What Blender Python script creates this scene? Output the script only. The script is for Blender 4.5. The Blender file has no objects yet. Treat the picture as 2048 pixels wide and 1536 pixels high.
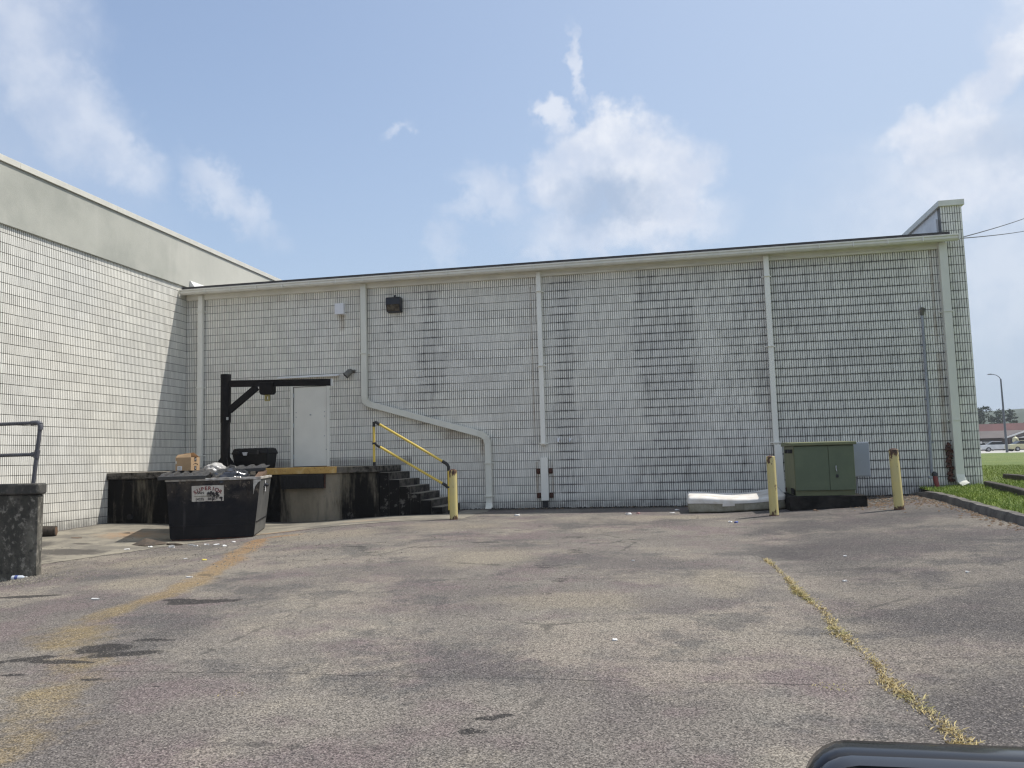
import bpy, bmesh, math, random
import numpy as np
from mathutils import Vector, Matrix
rad = math.radians
random.seed(7)
rng = np.random.default_rng(7)
SC = bpy.context.scene
COL = SC.collection

# ------------------------------------------------------------------ camera
CAM_H = 1.26
cam_d = bpy.data.cameras.new('camera'); cam = bpy.data.objects.new('camera', cam_d); COL.objects.link(cam)
PITCH, ROLL, YAW, FPX = 0.091288, -0.027352, -0.188324, 1616.76
cp, sp, cy, sy = math.cos(PITCH), math.sin(PITCH), math.cos(YAW), math.sin(YAW)
Fv = Vector((sy*cp, cy*cp, sp)); Rv = Vector((cy, -sy, 0)); Uv = Rv.cross(Fv)
R2 = Rv*math.cos(ROLL) + Uv*math.sin(ROLL); U2 = -Rv*math.sin(ROLL) + Uv*math.cos(ROLL)
M = Matrix((R2, U2, -Fv)).transposed().to_4x4(); M.translation = Vector((0, 0, CAM_H))
cam.matrix_world = M
cam_d.sensor_fit = 'HORIZONTAL'; cam_d.sensor_width = 36.0; cam_d.lens = FPX/2048*36.0
cam_d.clip_start = 0.05; cam_d.clip_end = 6000
SC.camera = cam

# ------------------------------------------------------------------ light
SUN = Vector((0.57, 0.250, 1.0)).normalized()          # direction towards the sun
SUN_EL = math.asin(SUN.z)
SKY_STRENGTH, SUN_STRENGTH, EXPOSURE = 0.13, 3.0, 0.58
sun_d = bpy.data.lights.new('sun', 'SUN'); sun = bpy.data.objects.new('sun', sun_d); COL.objects.link(sun)
sun.rotation_euler = SUN.to_track_quat('Z', 'Y').to_euler(); sun.location = (20, 10, 40)
sun_d.energy = SUN_STRENGTH; sun_d.angle = rad(0.6); sun_d.color = (1.0, 0.955, 0.88)
vs = SC.view_settings
vs.view_transform = 'Standard'; vs.look = 'None'; vs.exposure = EXPOSURE; vs.gamma = 1; vs.use_curve_mapping = False
SC.render.engine = 'CYCLES'
SC.cycles.pixel_filter_type = 'BLACKMAN_HARRIS'; SC.cycles.filter_width = 1.3

# ------------------------------------------------------------------ node helpers
class NT:
    """tiny expression builder over a node tree"""
    def __init__(s, nt): s.nt = nt
    def n(s, t, **kw):
        nd = s.nt.nodes.new(t)
        for k, v in kw.items(): setattr(nd, k, v)
        return nd
    def link(s, a, b): s.nt.links.new(a, b)
    def put(s, sock, v):
        if isinstance(v, bpy.types.NodeSocket): s.link(v, sock)
        else: sock.default_value = v
    def m(s, op, a, b=None, c=None, clamp=False):
        nd = s.n('ShaderNodeMath', operation=op); nd.use_clamp = clamp
        s.put(nd.inputs[0], a)
        if b is not None: s.put(nd.inputs[1], b)
        if c is not None: s.put(nd.inputs[2], c)
        return nd.outputs[0]
    def add(s, a, b): return s.m('ADD', a, b)
    def sub(s, a, b): return s.m('SUBTRACT', a, b)
    def mul(s, a, b, clamp=False): return s.m('MULTIPLY', a, b, clamp=clamp)
    def smooth(s, x, lo, hi, a=0.0, b=1.0):
        nd = s.n('ShaderNodeMapRange', interpolation_type='SMOOTHSTEP')
        s.put(nd.inputs[0], x); s.put(nd.inputs[1], lo); s.put(nd.inputs[2], hi); s.put(nd.inputs[3], a); s.put(nd.inputs[4], b)
        return nd.outputs[0]
    def lin(s, x, lo, hi, a=0.0, b=1.0):
        nd = s.n('ShaderNodeMapRange'); nd.clamp = True
        s.put(nd.inputs[0], x); s.put(nd.inputs[1], lo); s.put(nd.inputs[2], hi); s.put(nd.inputs[3], a); s.put(nd.inputs[4], b)
        return nd.outputs[0]
    def mix(s, f, a, b, blend='MIX'):
        nd = s.n('ShaderNodeMix', data_type='RGBA', blend_type=blend)
        s.put(nd.inputs[0], f)
        for i, v in ((6, a), (7, b)):
            if not isinstance(v, bpy.types.NodeSocket) and len(v) == 3: v = (*v, 1)
            s.put(nd.inputs[i], v)
        return nd.outputs[2]
    def pos(s): return s.n('ShaderNodeNewGeometry').outputs['Position']
    def obj(s): return s.n('ShaderNodeTexCoord').outputs['Object']
    def map(s, v, scale=(1, 1, 1), loc=(0, 0, 0), rot=(0, 0, 0)):
        nd = s.n('ShaderNodeMapping'); s.put(nd.inputs[0], v)
        nd.inputs['Scale'].default_value = scale; nd.inputs['Location'].default_value = loc; nd.inputs['Rotation'].default_value = rot
        return nd.outputs[0]
    def noise(s, v, scale=5, detail=4, rough=0.55, dist=0.0, col=False):
        nd = s.n('ShaderNodeTexNoise'); s.put(nd.inputs['Vector'], v)
        nd.inputs['Scale'].default_value = scale; nd.inputs['Detail'].default_value = detail
        nd.inputs['Roughness'].default_value = rough; nd.inputs['Distortion'].default_value = dist
        return nd.outputs['Color' if col else 'Fac']
    def voro(s, v, scale=5, feature='F1'):
        nd = s.n('ShaderNodeTexVoronoi', feature=feature); s.put(nd.inputs['Vector'], v); nd.inputs['Scale'].default_value = scale
        return nd
    def sep(s, v):
        nd = s.n('ShaderNodeSeparateXYZ'); s.put(nd.inputs[0], v); return nd.outputs
    def attr(s, name):
        nd = s.n('ShaderNodeAttribute', attribute_name=name); return nd
    def bump(s, h, strength=0.3, dist=0.01):
        nd = s.n('ShaderNodeBump'); s.put(nd.inputs['Height'], h)
        nd.inputs['Strength'].default_value = strength; nd.inputs['Distance'].default_value = dist
        return nd.outputs[0]

MATS = {}
def newmat(name):
    m = bpy.data.materials.new(name); m.use_nodes = True
    nt = NT(m.node_tree); b = m.node_tree.nodes['Principled BSDF']
    MATS[name] = m
    return m, nt, b

def simple(name, c1, c2=None, scale=6.0, rough=0.6, metal=0.0, bump=0.0, bscale=None, detail=5, spec=None, stretch=(1, 1, 1)):
    """two-tone noise material in object space"""
    m, t, b = newmat(name)
    c2 = c2 or tuple(v*0.8 for v in c1)
    v = t.map(t.obj(), stretch)
    f = t.smooth(t.noise(v, scale, detail), 0.3, 0.7)
    t.put(b.inputs['Base Color'], t.mix(f, c1, c2))
    b.inputs['Roughness'].default_value = rough; b.inputs['Metallic'].default_value = metal
    if spec is not None: b.inputs['Specular IOR Level'].default_value = spec
    if bump: t.put(b.inputs['Normal'], t.bump(t.noise(v, bscale or scale*6, 4), bump, 0.01))
    return m

# ------------------------------------------------------------------ world: sky with summer clouds
def build_world():
    w = bpy.data.worlds.new('World'); SC.world = w; w.use_nodes = True
    nt = w.node_tree; t = NT(nt); bg = nt.nodes['Background']
    sky = t.n('ShaderNodeTexSky', sky_type='NISHITA'); sky.sun_disc = False
    sky.sun_elevation = SUN_EL; sky.sun_rotation = math.atan2(SUN.x, SUN.y)
    sky.altitude = 200; sky.air_density = 1.0; sky.dust_density = 3.0; sky.ozone_density = 1.6
    D = t.n('ShaderNodeTexCoord').outputs['Generated']
    x, y, z = t.sep(D)
    deg = 180/math.pi
    az = t.mul(t.m('ARCTAN2', x, y), deg); el = t.mul(t.m('ARCSINE', z), deg)
    wn = t.n('ShaderNodeSeparateColor'); t.link(t.noise(D, 7, 7, 0.6, col=True), wn.inputs[0])
    wn2 = t.n('ShaderNodeSeparateColor'); t.link(t.noise(D, 24, 6, 0.62, col=True), wn2.inputs[0])
    da = t.add(t.mul(t.sub(wn.outputs[0], 0.5), 3.8), t.mul(t.sub(wn2.outputs[0], 0.5), 4.6))
    de = t.add(t.mul(t.sub(wn.outputs[1], 0.5), 3.4), t.mul(t.sub(wn2.outputs[1], 0.5), 4.4))
    A = t.add(az, da); Ee = t.add(el, de)
    def blob(a0, e0, sa, se, rot=0, soft=0.5, op=1.0):
        ca, sa_ = math.cos(rad(rot)), math.sin(rad(rot))
        u = t.sub(A, a0); v = t.sub(Ee, e0)
        p = t.mul(t.add(t.mul(u, ca), t.mul(v, sa_)), 1/sa); q = t.mul(t.sub(t.mul(v, ca), t.mul(u, sa_)), 1/se)
        r = t.m('SQRT', t.add(t.mul(p, p), t.mul(q, q)))
        return t.smooth(r, 1-soft, 1+soft, op, 0.0)
    def union(lst):
        o = lst[0]
        for b_ in lst[1:]: o = t.m('MAXIMUM', o, b_)
        return o
    bright = union([
        blob(-3.1, 20.9, 4.3, 2.9, 0, .25), blob(-.7, 18.8, 4.3, 4.0, 0, .28), blob(-6.3, 19.0, 3.0, 3.0, 0, .35, .9),
        blob(-2.4, 15.7, 6.2, 1.6, 0, .6, .88), blob(-7.3, 23.2, 1.1, .8, -20, .6, .8), blob(-5.75, 26.4, .40, 1.7, 8, .7, .7),
        blob(-11.8, 18.2, 2.4, 1.2, -35, .7, .6), blob(-18.4, 22.4, .9, .3, 30, .9, .45), blob(-13.6, 17.7, 1.6, .6, 0, .9, .45),
        blob(-30.2, 17.6, 3.0, 1.0, -28, .8, .6), blob(-44.5, 26.0, 4.6, 4.6, -40, .7, .6), blob(-41.0, 22.2, 5.2, 2.8, -45, .6, .65),
        blob(-37.5, 19.6, 3.2, 1.6, -40, .7, .6), blob(-47, 20.5, 9, 4.0, -20, .9, .45),
        blob(18.2, 19.2, 3.4, 1.9, 0, .4, .95), blob(20.5, 16.5, 5.5, 3.0, -10, .6, .8), blob(22.5, 22.3, 4.2, 1.6, 32, .4, .95),
        blob(26.5, 24.5, 4.5, 3.0, 20, .5, .95), blob(17.2, 14.5, 5.5, 4.0, 0, .9, .5), blob(25, 11, 12, 5, 0, .9, .5),
        blob(-15.4, 15.2, .9, 1.5, 0, .9, .35), blob(-8.5, 14.6, 1.0, 1.2, 20, .8, .5)])
    shade = union([blob(-4.0, 17.6, 3.3, 1.9, 0, .7, .95), blob(-45, 20.5, 5.5, 2.6, -30, .8, .6), blob(22.5, 17.8, 4.5, 1.7, 0, .7, .55), blob(27, 20.5, 4, 2.2, 10, .7, .5)])
    # the same kind of loose cumulus carries on round the rest of the sky
    gen = t.smooth(t.noise(t.map(D, (1, 1, 2.4)), 2.6, 8, 0.58), 0.47, 0.66)
    away = t.smooth(t.m('ABSOLUTE', t.add(az, 8.0)), 48, 62)
    up = t.smooth(el, 38, 50)
    gen = t.mul(t.mul(gen, t.m('MAXIMUM', away, up)), 0.9)
    cover = t.m('MAXIMUM', bright, gen)
    tex = t.noise(D, 16, 6, 0.6)
    cover = t.mul(cover, t.lin(tex, 0.25, 0.6, 0.72, 1.0))
    cs = 1.0/SKY_STRENGTH
    # towards the sun the hazy air is whiter
    hz = t.smooth(az, -45, 50); low = t.smooth(el, 30, 0)
    haze = t.m('ADD', t.mul(hz, 0.58), t.add(t.mul(low, 0.30), 0.20))
    base = t.mix(haze, sky.outputs[0], tuple(v*cs for v in (0.325, 0.395, 0.490)))
    white = t.mix(t.smooth(tex, 0.35, 0.65), tuple(v*cs for v in (0.46, 0.50, 0.585)), tuple(v*cs for v in (0.56, 0.585, 0.64)))
    cl = t.mix(shade, white, tuple(v*cs for v in (0.285, 0.355, 0.475)))
    c = t.mix(t.mul(cover, 0.97), base, cl)
    t.link(c, bg.inputs[0]); bg.inputs[1].default_value = SKY_STRENGTH
build_world()
# ------------------------------------------------------------------ mesh helpers
ORIG = {}
class MB:
    def __init__(s): s.v = []; s.f = []
    def add(s, vs, fs):
        o = len(s.v); s.v += [tuple(p) for p in vs]; s.f += [tuple(i+o for i in f) for f in fs]; return s
    def box(s, x0, x1, y0, y1, z0, z1):
        return s.add([(x0,y0,z0),(x1,y0,z0),(x1,y1,z0),(x0,y1,z0),(x0,y0,z1),(x1,y0,z1),(x1,y1,z1),(x0,y1,z1)],
                     [(0,3,2,1),(4,5,6,7),(0,1,5,4),(1,2,6,5),(2,3,7,6),(3,0,4,7)])
    def hexa(s, p):            # eight corners, bottom ring then top ring
        return s.add(p, [(0,3,2,1),(4,5,6,7),(0,1,5,4),(1,2,6,5),(2,3,7,6),(3,0,4,7)])
    def tube(s, pts, r, n=10, cap=True):
        pts = [Vector(p) for p in pts]; rs = r if isinstance(r, (list, tuple)) else [r]*len(pts)
        rings = []; up = None
        for i, p in enumerate(pts):
            d = (pts[min(i+1, len(pts)-1)] - pts[max(i-1, 0)]).normalized()
            if up is None:
                up = Vector((0, 0, 1)) if abs(d.z) < 0.9 else Vector((1, 0, 0))
            a = d.cross(up).normalized(); b = a.cross(d).normalized(); up = b
            rings.append([p + (a*math.cos(2*math.pi*k/n) + b*math.sin(2*math.pi*k/n))*rs[i] for k in range(n)])
        vs = [q for rg in rings for q in rg]; fs = []
        for i in range(len(pts)-1):
            for k in range(n):
                k2 = (k+1) % n; fs.append((i*n+k, i*n+k2, (i+1)*n+k2, (i+1)*n+k))
        if cap: fs += [tuple(range(n-1, -1, -1)), tuple((len(pts)-1)*n+k for k in range(n))]
        return s.add(vs, fs)
    def rect_tube(s, pts, w, d, side):    # rectangular duct swept along pts; side = width direction
        pts = [Vector(p) for p in pts]; side = Vector(side); vs = []; fs = []
        for i, p in enumerate(pts):
            a = (p - pts[i-1]).normalized() if i else (pts[1]-p).normalized()
            b = (pts[i+1]-p).normalized() if i < len(pts)-1 else a
            t = (a+b).normalized(); k = 1/max(0.5, t.dot(a))
            depth = side
            wd = t.cross(depth).normalized()*k
            vs += [p - wd*w/2, p + wd*w/2, p + wd*w/2 + depth*d, p - wd*w/2 + depth*d]
        for i in range(len(pts)-1):
            for k in range(4):
                k2 = (k+1) % 4; fs.append((i*4+k, i*4+k2, (i+1)*4+k2, (i+1)*4+k))
        n = (len(pts)-1)*4
        fs += [(3,2,1,0), (n, n+1, n+2, n+3)]
        return s.add(vs, fs)
    def prism(s, poly, axis, a, b):       # extrude a closed 2-D outline along an axis
        n = len(poly)
        def P(u, v, w): return {'x': (w, u, v), 'y': (u, w, v), 'z': (u, v, w)}[axis]
        vs = [P(u, v, a) for u, v in poly] + [P(u, v, b) for u, v in poly]
        fs = [(k, (k+1) % n, n+(k+1) % n, n+k) for k in range(n)] + [tuple(range(n-1, -1, -1)), tuple(range(n, 2*n))]
        return s.add(vs, fs)
    def build(s, name, mat, parent=None, bevel=0.0, smooth=False, local=False, seg=2):
        me = bpy.data.meshes.new(name)
        o = ORIG.get(parent, Vector((0, 0, 0))) if (parent is not None and not local) else Vector((0, 0, 0))
        me.from_pydata([(p[0]-o.x, p[1]-o.y, p[2]-o.z) for p in s.v], [], s.f); me.update()
        bm = bmesh.new(); bm.from_mesh(me); bmesh.ops.recalc_face_normals(bm, faces=bm.faces); bm.to_mesh(me); bm.free()
        ob = bpy.data.objects.new(name, me); COL.objects.link(ob)
        if mat: me.materials.append(MATS[mat] if isinstance(mat, str) else mat)
        if parent is not None:
            ob.parent = parent; ORIG[ob] = ORIG.get(parent, Vector((0, 0, 0)))
        if smooth:
            for p in me.polygons: p.use_smooth = True
            md = ob.modifiers.new('edge', 'EDGE_SPLIT'); md.split_angle = rad(40)
        if bevel:
            md = ob.modifiers.new('bevel', 'BEVEL'); md.width = bevel; md.segments = seg; md.limit_method = 'ANGLE'; md.angle_limit = rad(40)
        return ob

def tag(o, label, cat, group=None, kind=None):
    if label: o['label'] = label
    if cat: o['category'] = cat
    if group: o['group'] = group
    if kind: o['kind'] = kind
    return o
def thing(name, label, cat, loc=(0, 0, 0), rotz=0, group=None):
    o = bpy.data.objects.new(name, None); COL.objects.link(o); o.location = loc; o.rotation_euler = (0, 0, rotz)
    o.empty_display_size = 0.2; ORIG[o] = Vector(loc)
    return tag(o, label, cat, group)
def struct(o): o['kind'] = 'structure'; return o
def dup(root, loc, label=None, rotz=None):
    r = root.copy(); COL.objects.link(r); r.location = loc
    if rotz is not None: r.rotation_euler = (0, 0, rotz)
    if label: r['label'] = label
    for ch in list(root.children):
        c = ch.copy(); COL.objects.link(c); c.parent = r
        for g2 in list(ch.children):
            d = g2.copy(); COL.objects.link(d); d.parent = c
    return r

# ------------------------------------------------------------------ terrain heights
def sstep(t): t = np.clip(t, 0, 1); return t*t*(3-2*t)
def ground(x, y):
    x = np.asarray(x, float); y = np.asarray(y, float)
    t = np.clip((16.5-y)/6, 0, 1)
    h = -0.016*np.clip(16.5-y, 0, 22) - 0.010*np.clip(-x-3, 0, 12)*t + 0.045*np.clip(x-1, 0, 5)
    h = h - 0.16*np.exp(-((x+9)/2)**2 - ((y-17)/6)**2)
    h = h - 0.13*sstep((-8.72-x)/0.6)*sstep((11.2-y)/1.0)
    return h
def gz(x, y): return float(ground(x, y))
KERB = [(5.42, 19.95), (5.30, 18.9), (5.24, 17.6), (5.06, 15.8), (4.94, 14.2), (4.87, 12.7), (4.90, 10.0), (5.0, 5.0), (5.1, 0.0), (5.2, -12.0)]
ky = np.array([p[1] for p in KERB][::-1]); kx = np.array([p[0] for p in KERB][::-1])
def kerb_x(y): return np.interp(y, ky, kx)
def lawn(x, y):
    kx_ = kerb_x(y); base = ground(kx_, np.minimum(y, 19.9)) + 0.125
    return base + (0.42-base)*sstep((x-kx_)/3.2)
WY = 20.066       # face of the back wall
WX = -12.946      # face of the left wall

# value noise for placing stains
def vnoise(x, y, s, seed):
    r = np.random.default_rng(seed); T = r.random((64, 64))
    u, v = np.asarray(x)*s, np.asarray(y)*s; i, j = np.floor(u).astype(int), np.floor(v).astype(int); fu, fv = sstep(u-i), sstep(v-j)
    a = T[i % 64, j % 64]; b = T[(i+1) % 64, j % 64]; c = T[i % 64, (j+1) % 64]; d = T[(i+1) % 64, (j+1) % 64]
    return (a*(1-fu)+b*fu)*(1-fv) + (c*(1-fu)+d*fu)*fv
def fbm(x, y, s, seed): return 0.5*vnoise(x, y, s, seed) + 0.3*vnoise(x, y, s*2.1, seed+1) + 0.2*vnoise(x, y, s*4.3, seed+2)
def seg_dist(px, py, path):
    best = np.full(np.shape(px), 1e9); tt = np.zeros(np.shape(px)); n = len(path)-1
    for i in range(n):
        ax, ay = path[i]; bx, by = path[i+1]; dx, dy = bx-ax, by-ay
        t = np.clip(((px-ax)*dx+(py-ay)*dy)/(dx*dx+dy*dy), 0, 1); d = np.hypot(px-ax-t*dx, py-ay-t*dy)
        m = d < best; best = np.where(m, d, best); tt = np.where(m, (i+t)/n, tt)
    return best, tt

# ------------------------------------------------------------------ ground materials
def asphalt_mat():
    m, t, b = newmat('asphalt')
    P = t.pos()
    big = t.noise(P, 0.55, 5, 0.6); mid = t.noise(P, 2.2, 4, 0.6)
    pat = t.noise(t.map(P, (1, 1, 1), (31, 7, 0)), 0.9, 4, 0.6)
    grain = t.voro(P, 120).outputs['Color']; gs = t.n('ShaderNodeSeparateColor'); t.link(grain, gs.inputs[0])
    fine = t.noise(P, 210, 2, 0.7); stone = t.noise(P, 82, 3, 0.75)
    st = t.n('ShaderNodeSeparateColor'); t.link(t.attr('stain').outputs['Color'], st.inputs[0])  # third channel: soil along the wall plus the wall's painted shadow
    ex = t.n('ShaderNodeSeparateColor'); t.link(t.attr('wear').outputs['Color'], ex.inputs[0])
    c = t.mix(t.smooth(big, 0.35, 0.65), (0.140, 0.124, 0.114), (0.215, 0.193, 0.165))
    c = t.mix(t.mul(t.smooth(pat, 0.47, 0.62), 0.80), c, (0.168, 0.134, 0.130))
    blot = t.noise(t.map(P, (1, 1, 1), (5, 40, 0)), 0.42, 7, 0.68)
    c = t.mix(t.mul(t.smooth(blot, 0.49, 0.60), 0.66), c, (0.276, 0.243, 0.196))
    blot2 = t.noise(t.map(P, (1, 1, 1), (17, 3, 0)), 0.75, 7, 0.70)
    c = t.mix(t.mul(t.smooth(blot2, 0.52, 0.61), 0.62), c, (0.092, 0.088, 0.085))
    c = t.mix(t.mul(t.smooth(mid, 0.52, 0.72), 0.38), c, (0.100, 0.100, 0.096))
    # old dark sealed half of the lot
    edge = t.add(ex.outputs[0], t.add(t.mul(t.sub(mid, 0.5), 0.6), t.mul(t.sub(blot2, 0.5), 1.2)))
    c = t.mix(t.mul(t.mul(t.smooth(edge, 0.25, 0.95), t.lin(blot, 0.42, 0.62, 1.0, 0.45)), 0.78), c, (0.074, 0.068, 0.067))
    # pale worn / sandy patches
    pl = t.add(ex.outputs[1], t.mul(t.sub(mid, 0.5), 0.6))
    c = t.mix(t.mul(t.smooth(pl, 0.3, 0.8), 0.75), c, (0.255, 0.222, 0.172))
    # rusty runoff
    ru = t.add(st.outputs[0], t.mul(t.sub(t.noise(P, 1.6, 7, 0.72), 0.5), 1.7))
    c = t.mix(t.mul(t.smooth(ru, 0.38, 0.90), 0.66), c, t.mix(t.attr('wear').outputs['Alpha'], (0.255, 0.190, 0.088), (0.31, 0.170, 0.066)))
    # oil and damp
    oi = t.add(st.outputs[1], t.mul(t.sub(t.noise(P, 7.0, 7, 0.75), 0.5), 1.25))
    c = t.mix(t.mul(t.smooth(oi, 0.40, 0.60), 0.86), c, (0.030, 0.028, 0.027))
    # black soil along the wall, with the wall's shadow strip painted in
    soil_shade = t.add(st.outputs[2], t.mul(t.sub(t.noise(P, 9.0, 5, 0.7), 0.5), 0.8))
    c = t.mix(t.mul(t.smooth(soil_shade, 0.35, 0.7), 0.85), c, (0.030, 0.027, 0.024))
    # aggregate
    g1 = t.lin(gs.outputs[0], 0, 1, 0.42, 1.52); g2 = t.lin(stone, 0.3, 0.7, 0.58, 1.40); g3 = t.lin(fine, 0.3, 0.7, 0.86, 1.14)
    k = t.mul(t.mul(g1, g2), g3)
    cc = t.n('ShaderNodeCombineColor')
    for i in range(3): t.put(cc.inputs[i], k)
    c = t.mix(1.0, c, cc.outputs[0], 'MULTIPLY')
    chip = t.m('GREATER_THAN', gs.outputs[1], 0.955); c = t.mix(t.mul(chip, 0.5), c, (0.42, 0.38, 0.33))
    c = t.mix(t.mul(t.m('GREATER_THAN', gs.outputs[2], 0.90), 0.7), c, (0.035, 0.034, 0.034))
    # fine cracks
    cr = t.voro(t.map(P, (1, 1, 1), (3.3, 1.1, 0)), 0.33, 'DISTANCE_TO_EDGE').outputs['Distance']
    crk = t.mul(t.smooth(t.add(cr, t.mul(t.sub(t.noise(P, 5, 5, 0.7), 0.5), 0.10)), 0.0, 0.007, 1, 0), t.smooth(big, 0.46, 0.56))
    c = t.mix(t.mul(crk, 0.55), c, (0.05, 0.047, 0.044))
    px_, py_, pz_ = t.sep(P); wob = t.mul(t.sub(t.noise(P, 2.5, 5, 0.7), 0.5), 0.10)
    for y0, sl, xa, xb, wd in ((5.36, 0.012, -4.6, 1.35, 0.010), (5.97, -0.02, 1.6, 4.6, 0.012), (9.3, 0.05, -2.5, 1.1, 0.008)):
        d = t.m('ABSOLUTE', t.add(t.sub(py_, t.add(t.mul(px_, sl), y0)), wob))
        k = t.mul(t.smooth(d, wd, wd*0.3), t.mul(t.m('GREATER_THAN', px_, xa), t.m('LESS_THAN', px_, xb)))
        c = t.mix(t.mul(k, t.smooth(mid, 0.35, 0.55, 0.2, 0.85)), c, (0.035, 0.033, 0.031))
    t.put(b.inputs['Base Color'], c); b.inputs['Roughness'].default_value = 0.9; b.inputs['Specular IOR Level'].default_value = 0.2
    h = t.add(t.mul(t.voro(P, 95).outputs['Distance'], -1.0), t.mul(stone, 0.6))
    t.put(b.inputs['Normal'], t.bump(h, 0.55, 0.008))
asphalt_mat()

def concrete_slab_mat():
    m, t, b = newmat('apron_concrete')
    P = t.pos()
    st = t.n('ShaderNodeSeparateColor'); t.link(t.attr('stain').outputs['Color'], st.inputs[0])
    n1 = t.noise(P, 1.3, 6, 0.65); n2 = t.noise(P, 7, 5, 0.7); sp = t.noise(P, 120, 3, 0.7)
    c = t.mix(t.smooth(n1, 0.35, 0.65), (0.145, 0.132, 0.110), (0.275, 0.248, 0.195))
    c = t.mix(t.mul(t.smooth(n2, 0.5, 0.75), 0.5), c, (0.14, 0.125, 0.105))
    ru = t.add(st.outputs[0], t.mul(t.sub(n2, 0.5), 0.8))
    c = t.mix(t.mul(t.smooth(ru, 0.3, 0.8), 0.7), c, (0.36, 0.20, 0.085))
    oi = t.add(st.outputs[1], t.mul(t.sub(n2, 0.5), 0.9))
    c = t.mix(t.mul(t.smooth(oi, 0.3, 0.7), 0.85), c, (0.055, 0.048, 0.042))
    k = t.lin(sp, 0.3, 0.7, 0.78, 1.2); cc = t.n('ShaderNodeCombineColor')
    for i in range(3): t.put(cc.inputs[i], k)
    c = t.mix(1.0, c, cc.outputs[0], 'MULTIPLY')
    t.put(b.inputs['Base Color'], c); b.inputs['Roughness'].default_value = 0.88
    t.put(b.inputs['Normal'], t.bump(t.add(n2, t.mul(sp, 0.4)), 0.3, 0.01))
concrete_slab_mat()

def grid_mesh(name, xs, ys, zf, mat, cols=None, keep=None):
    X, Y = np.meshgrid(xs, ys, indexing='ij'); Zz = zf(X, Y)
    nx, ny = X.shape; v = np.stack([X, Y, Zz], -1).reshape(-1, 3)
    i, j = np.meshgrid(np.arange(nx-1), np.arange(ny-1), indexing='ij')
    a = (i*ny+j).ravel(); q = np.stack([a, a+ny, a+ny+1, a+1], 1)
    if keep is not None:
        cx = 0.25*(X[:-1, :-1]+X[1:, :-1]+X[:-1, 1:]+X[1:, 1:]); cyy = 0.25*(Y[:-1, :-1]+Y[1:, :-1]+Y[:-1, 1:]+Y[1:, 1:])
        q = q[keep(cx, cyy).ravel()]
    me = bpy.data.meshes.new(name); me.vertices.add(len(v)); me.vertices.foreach_set('co', v.ravel())
    me.loops.add(len(q)*4); me.loops.foreach_set('vertex_index', q.ravel())
    me.polygons.add(len(q)); me.polygons.foreach_set('loop_start', np.arange(len(q))*4); me.polygons.foreach_set('loop_total', np.full(len(q), 4))
    me.update(); me.validate()
    for k, f in (cols or {}).items():
        c = f(X.ravel(), Y.ravel()); at = me.attributes.new(k, 'FLOAT_COLOR', 'POINT'); at.data.foreach_set('color', c.astype(np.float32).ravel())
    me.polygons.foreach_set('use_smooth', np.ones(len(q), bool))
    o = bpy.data.objects.new(name, me); COL.objects.link(o); me.materials.append(MATS[mat]); return o

RUST = [(-7.6, 14.2), (-7.18, 13.14), (-6.5, 11.3), (-5.95, 9.75), (-5.65, 8.5), (-5.55, 7.3), (-5.1, 6.2), (-4.3, 5.4), (-3.7, 4.3), (-3.3, 3.4)]
def blobf(x, y, cx, cy_, rx, ry, rot=0):
    c, s = math.cos(rot), math.sin(rot); u = ((x-cx)*c+(y-cy_)*s)/rx; v = (-(x-cx)*s+(y-cy_)*c)/ry
    return np.exp(-(u*u+v*v)*1.2)
def stain_cols(x, y):
    d, tt = seg_dist(x, y, RUST); w = 0.10+0.24*tt + 0.22*fbm(x, y, 0.9, 5)
    r = np.exp(-(d/w)**2)*(0.80+0.45*fbm(x, y, 0.9, 9)) * np.clip(1.15-0.62*tt, 0, 1)
    r = np.maximum(r, 0.8*blobf(x, y, -7.3, 14.6, 0.55, 0.5)); r = np.maximum(r, 0.6*blobf(x, y, -5.3, 6.4, 0.8, 0.6))
    o = np.zeros_like(x)
    for a in [(-4.55, 5.95, .30, .22), (-4.25, 5.78, .45, .10, .3), (-4.95, 5.62, .35, .09, .5), (-4.6, 5.55, .40, .08), (-4.3, 6.25, .25, .06), (-4.9, 7.9, .55, .16, .25), (-5.2, 8.0, .3, .1),
              (-4.0, 5.1, .13, .06), (-1.1, 4.36, .11, .06), (-1.08, 4.56, .085, .045), (-.98, 4.63, .07, .04), (-4.7, 5.2, .16, .05),
              (-1.45, 13.3, .75, .45), (-1.35, 11.6, .35, .9, -.1), (-1.5, 10.2, .55, .6), (-1.25, 9.2, .25, .6), (-.7, 12.6, .7, .25), (-1.3, 8.2, .15, .8), (-3.7, 12.2, .3, .06), (-4.4, 11.7, .22, .05), (-2.9, 12.7, .35, .06), (-5.0, 12.4, .25, .05),
              (-7.4, 8.3, .5, .12, .15), (-2.0, 6.9, .10, .03), (-3.4, 5.0, .09, .03)]:
        k = (1.0 if a[0] < -3.9 or a[3] < .07 else 0.46)
        o = np.maximum(o, k*blobf(x, y, *a))
    soil_shade = np.exp(-np.clip(20.0-y, 0, 9)/0.75)*(0.80+0.5*fbm(x, y, 1.3, 21))*np.where(x > -5.2, 1, 0)  # soil at the wall base, widened and darkened to take in the wall's shadow
    soil_shade = np.maximum(soil_shade, 0.9*np.exp(-np.clip(kerb_x(y)-x, 0, 9)/0.10)*(y > 8)*np.where(x < kerb_x(y)+.1, 1, 0)*fbm(x, y, 3, 4)*1.3)
    soil_shade = np.maximum(soil_shade, 0.85*blobf(x, y, 4.6, 18.6, 0.9, 1.0)); soil_shade = np.maximum(soil_shade, 0.8*blobf(x, y, -4.8, 16.85, .35, .12))
    return np.stack([r, o, soil_shade, np.ones_like(x)], 1)
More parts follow.
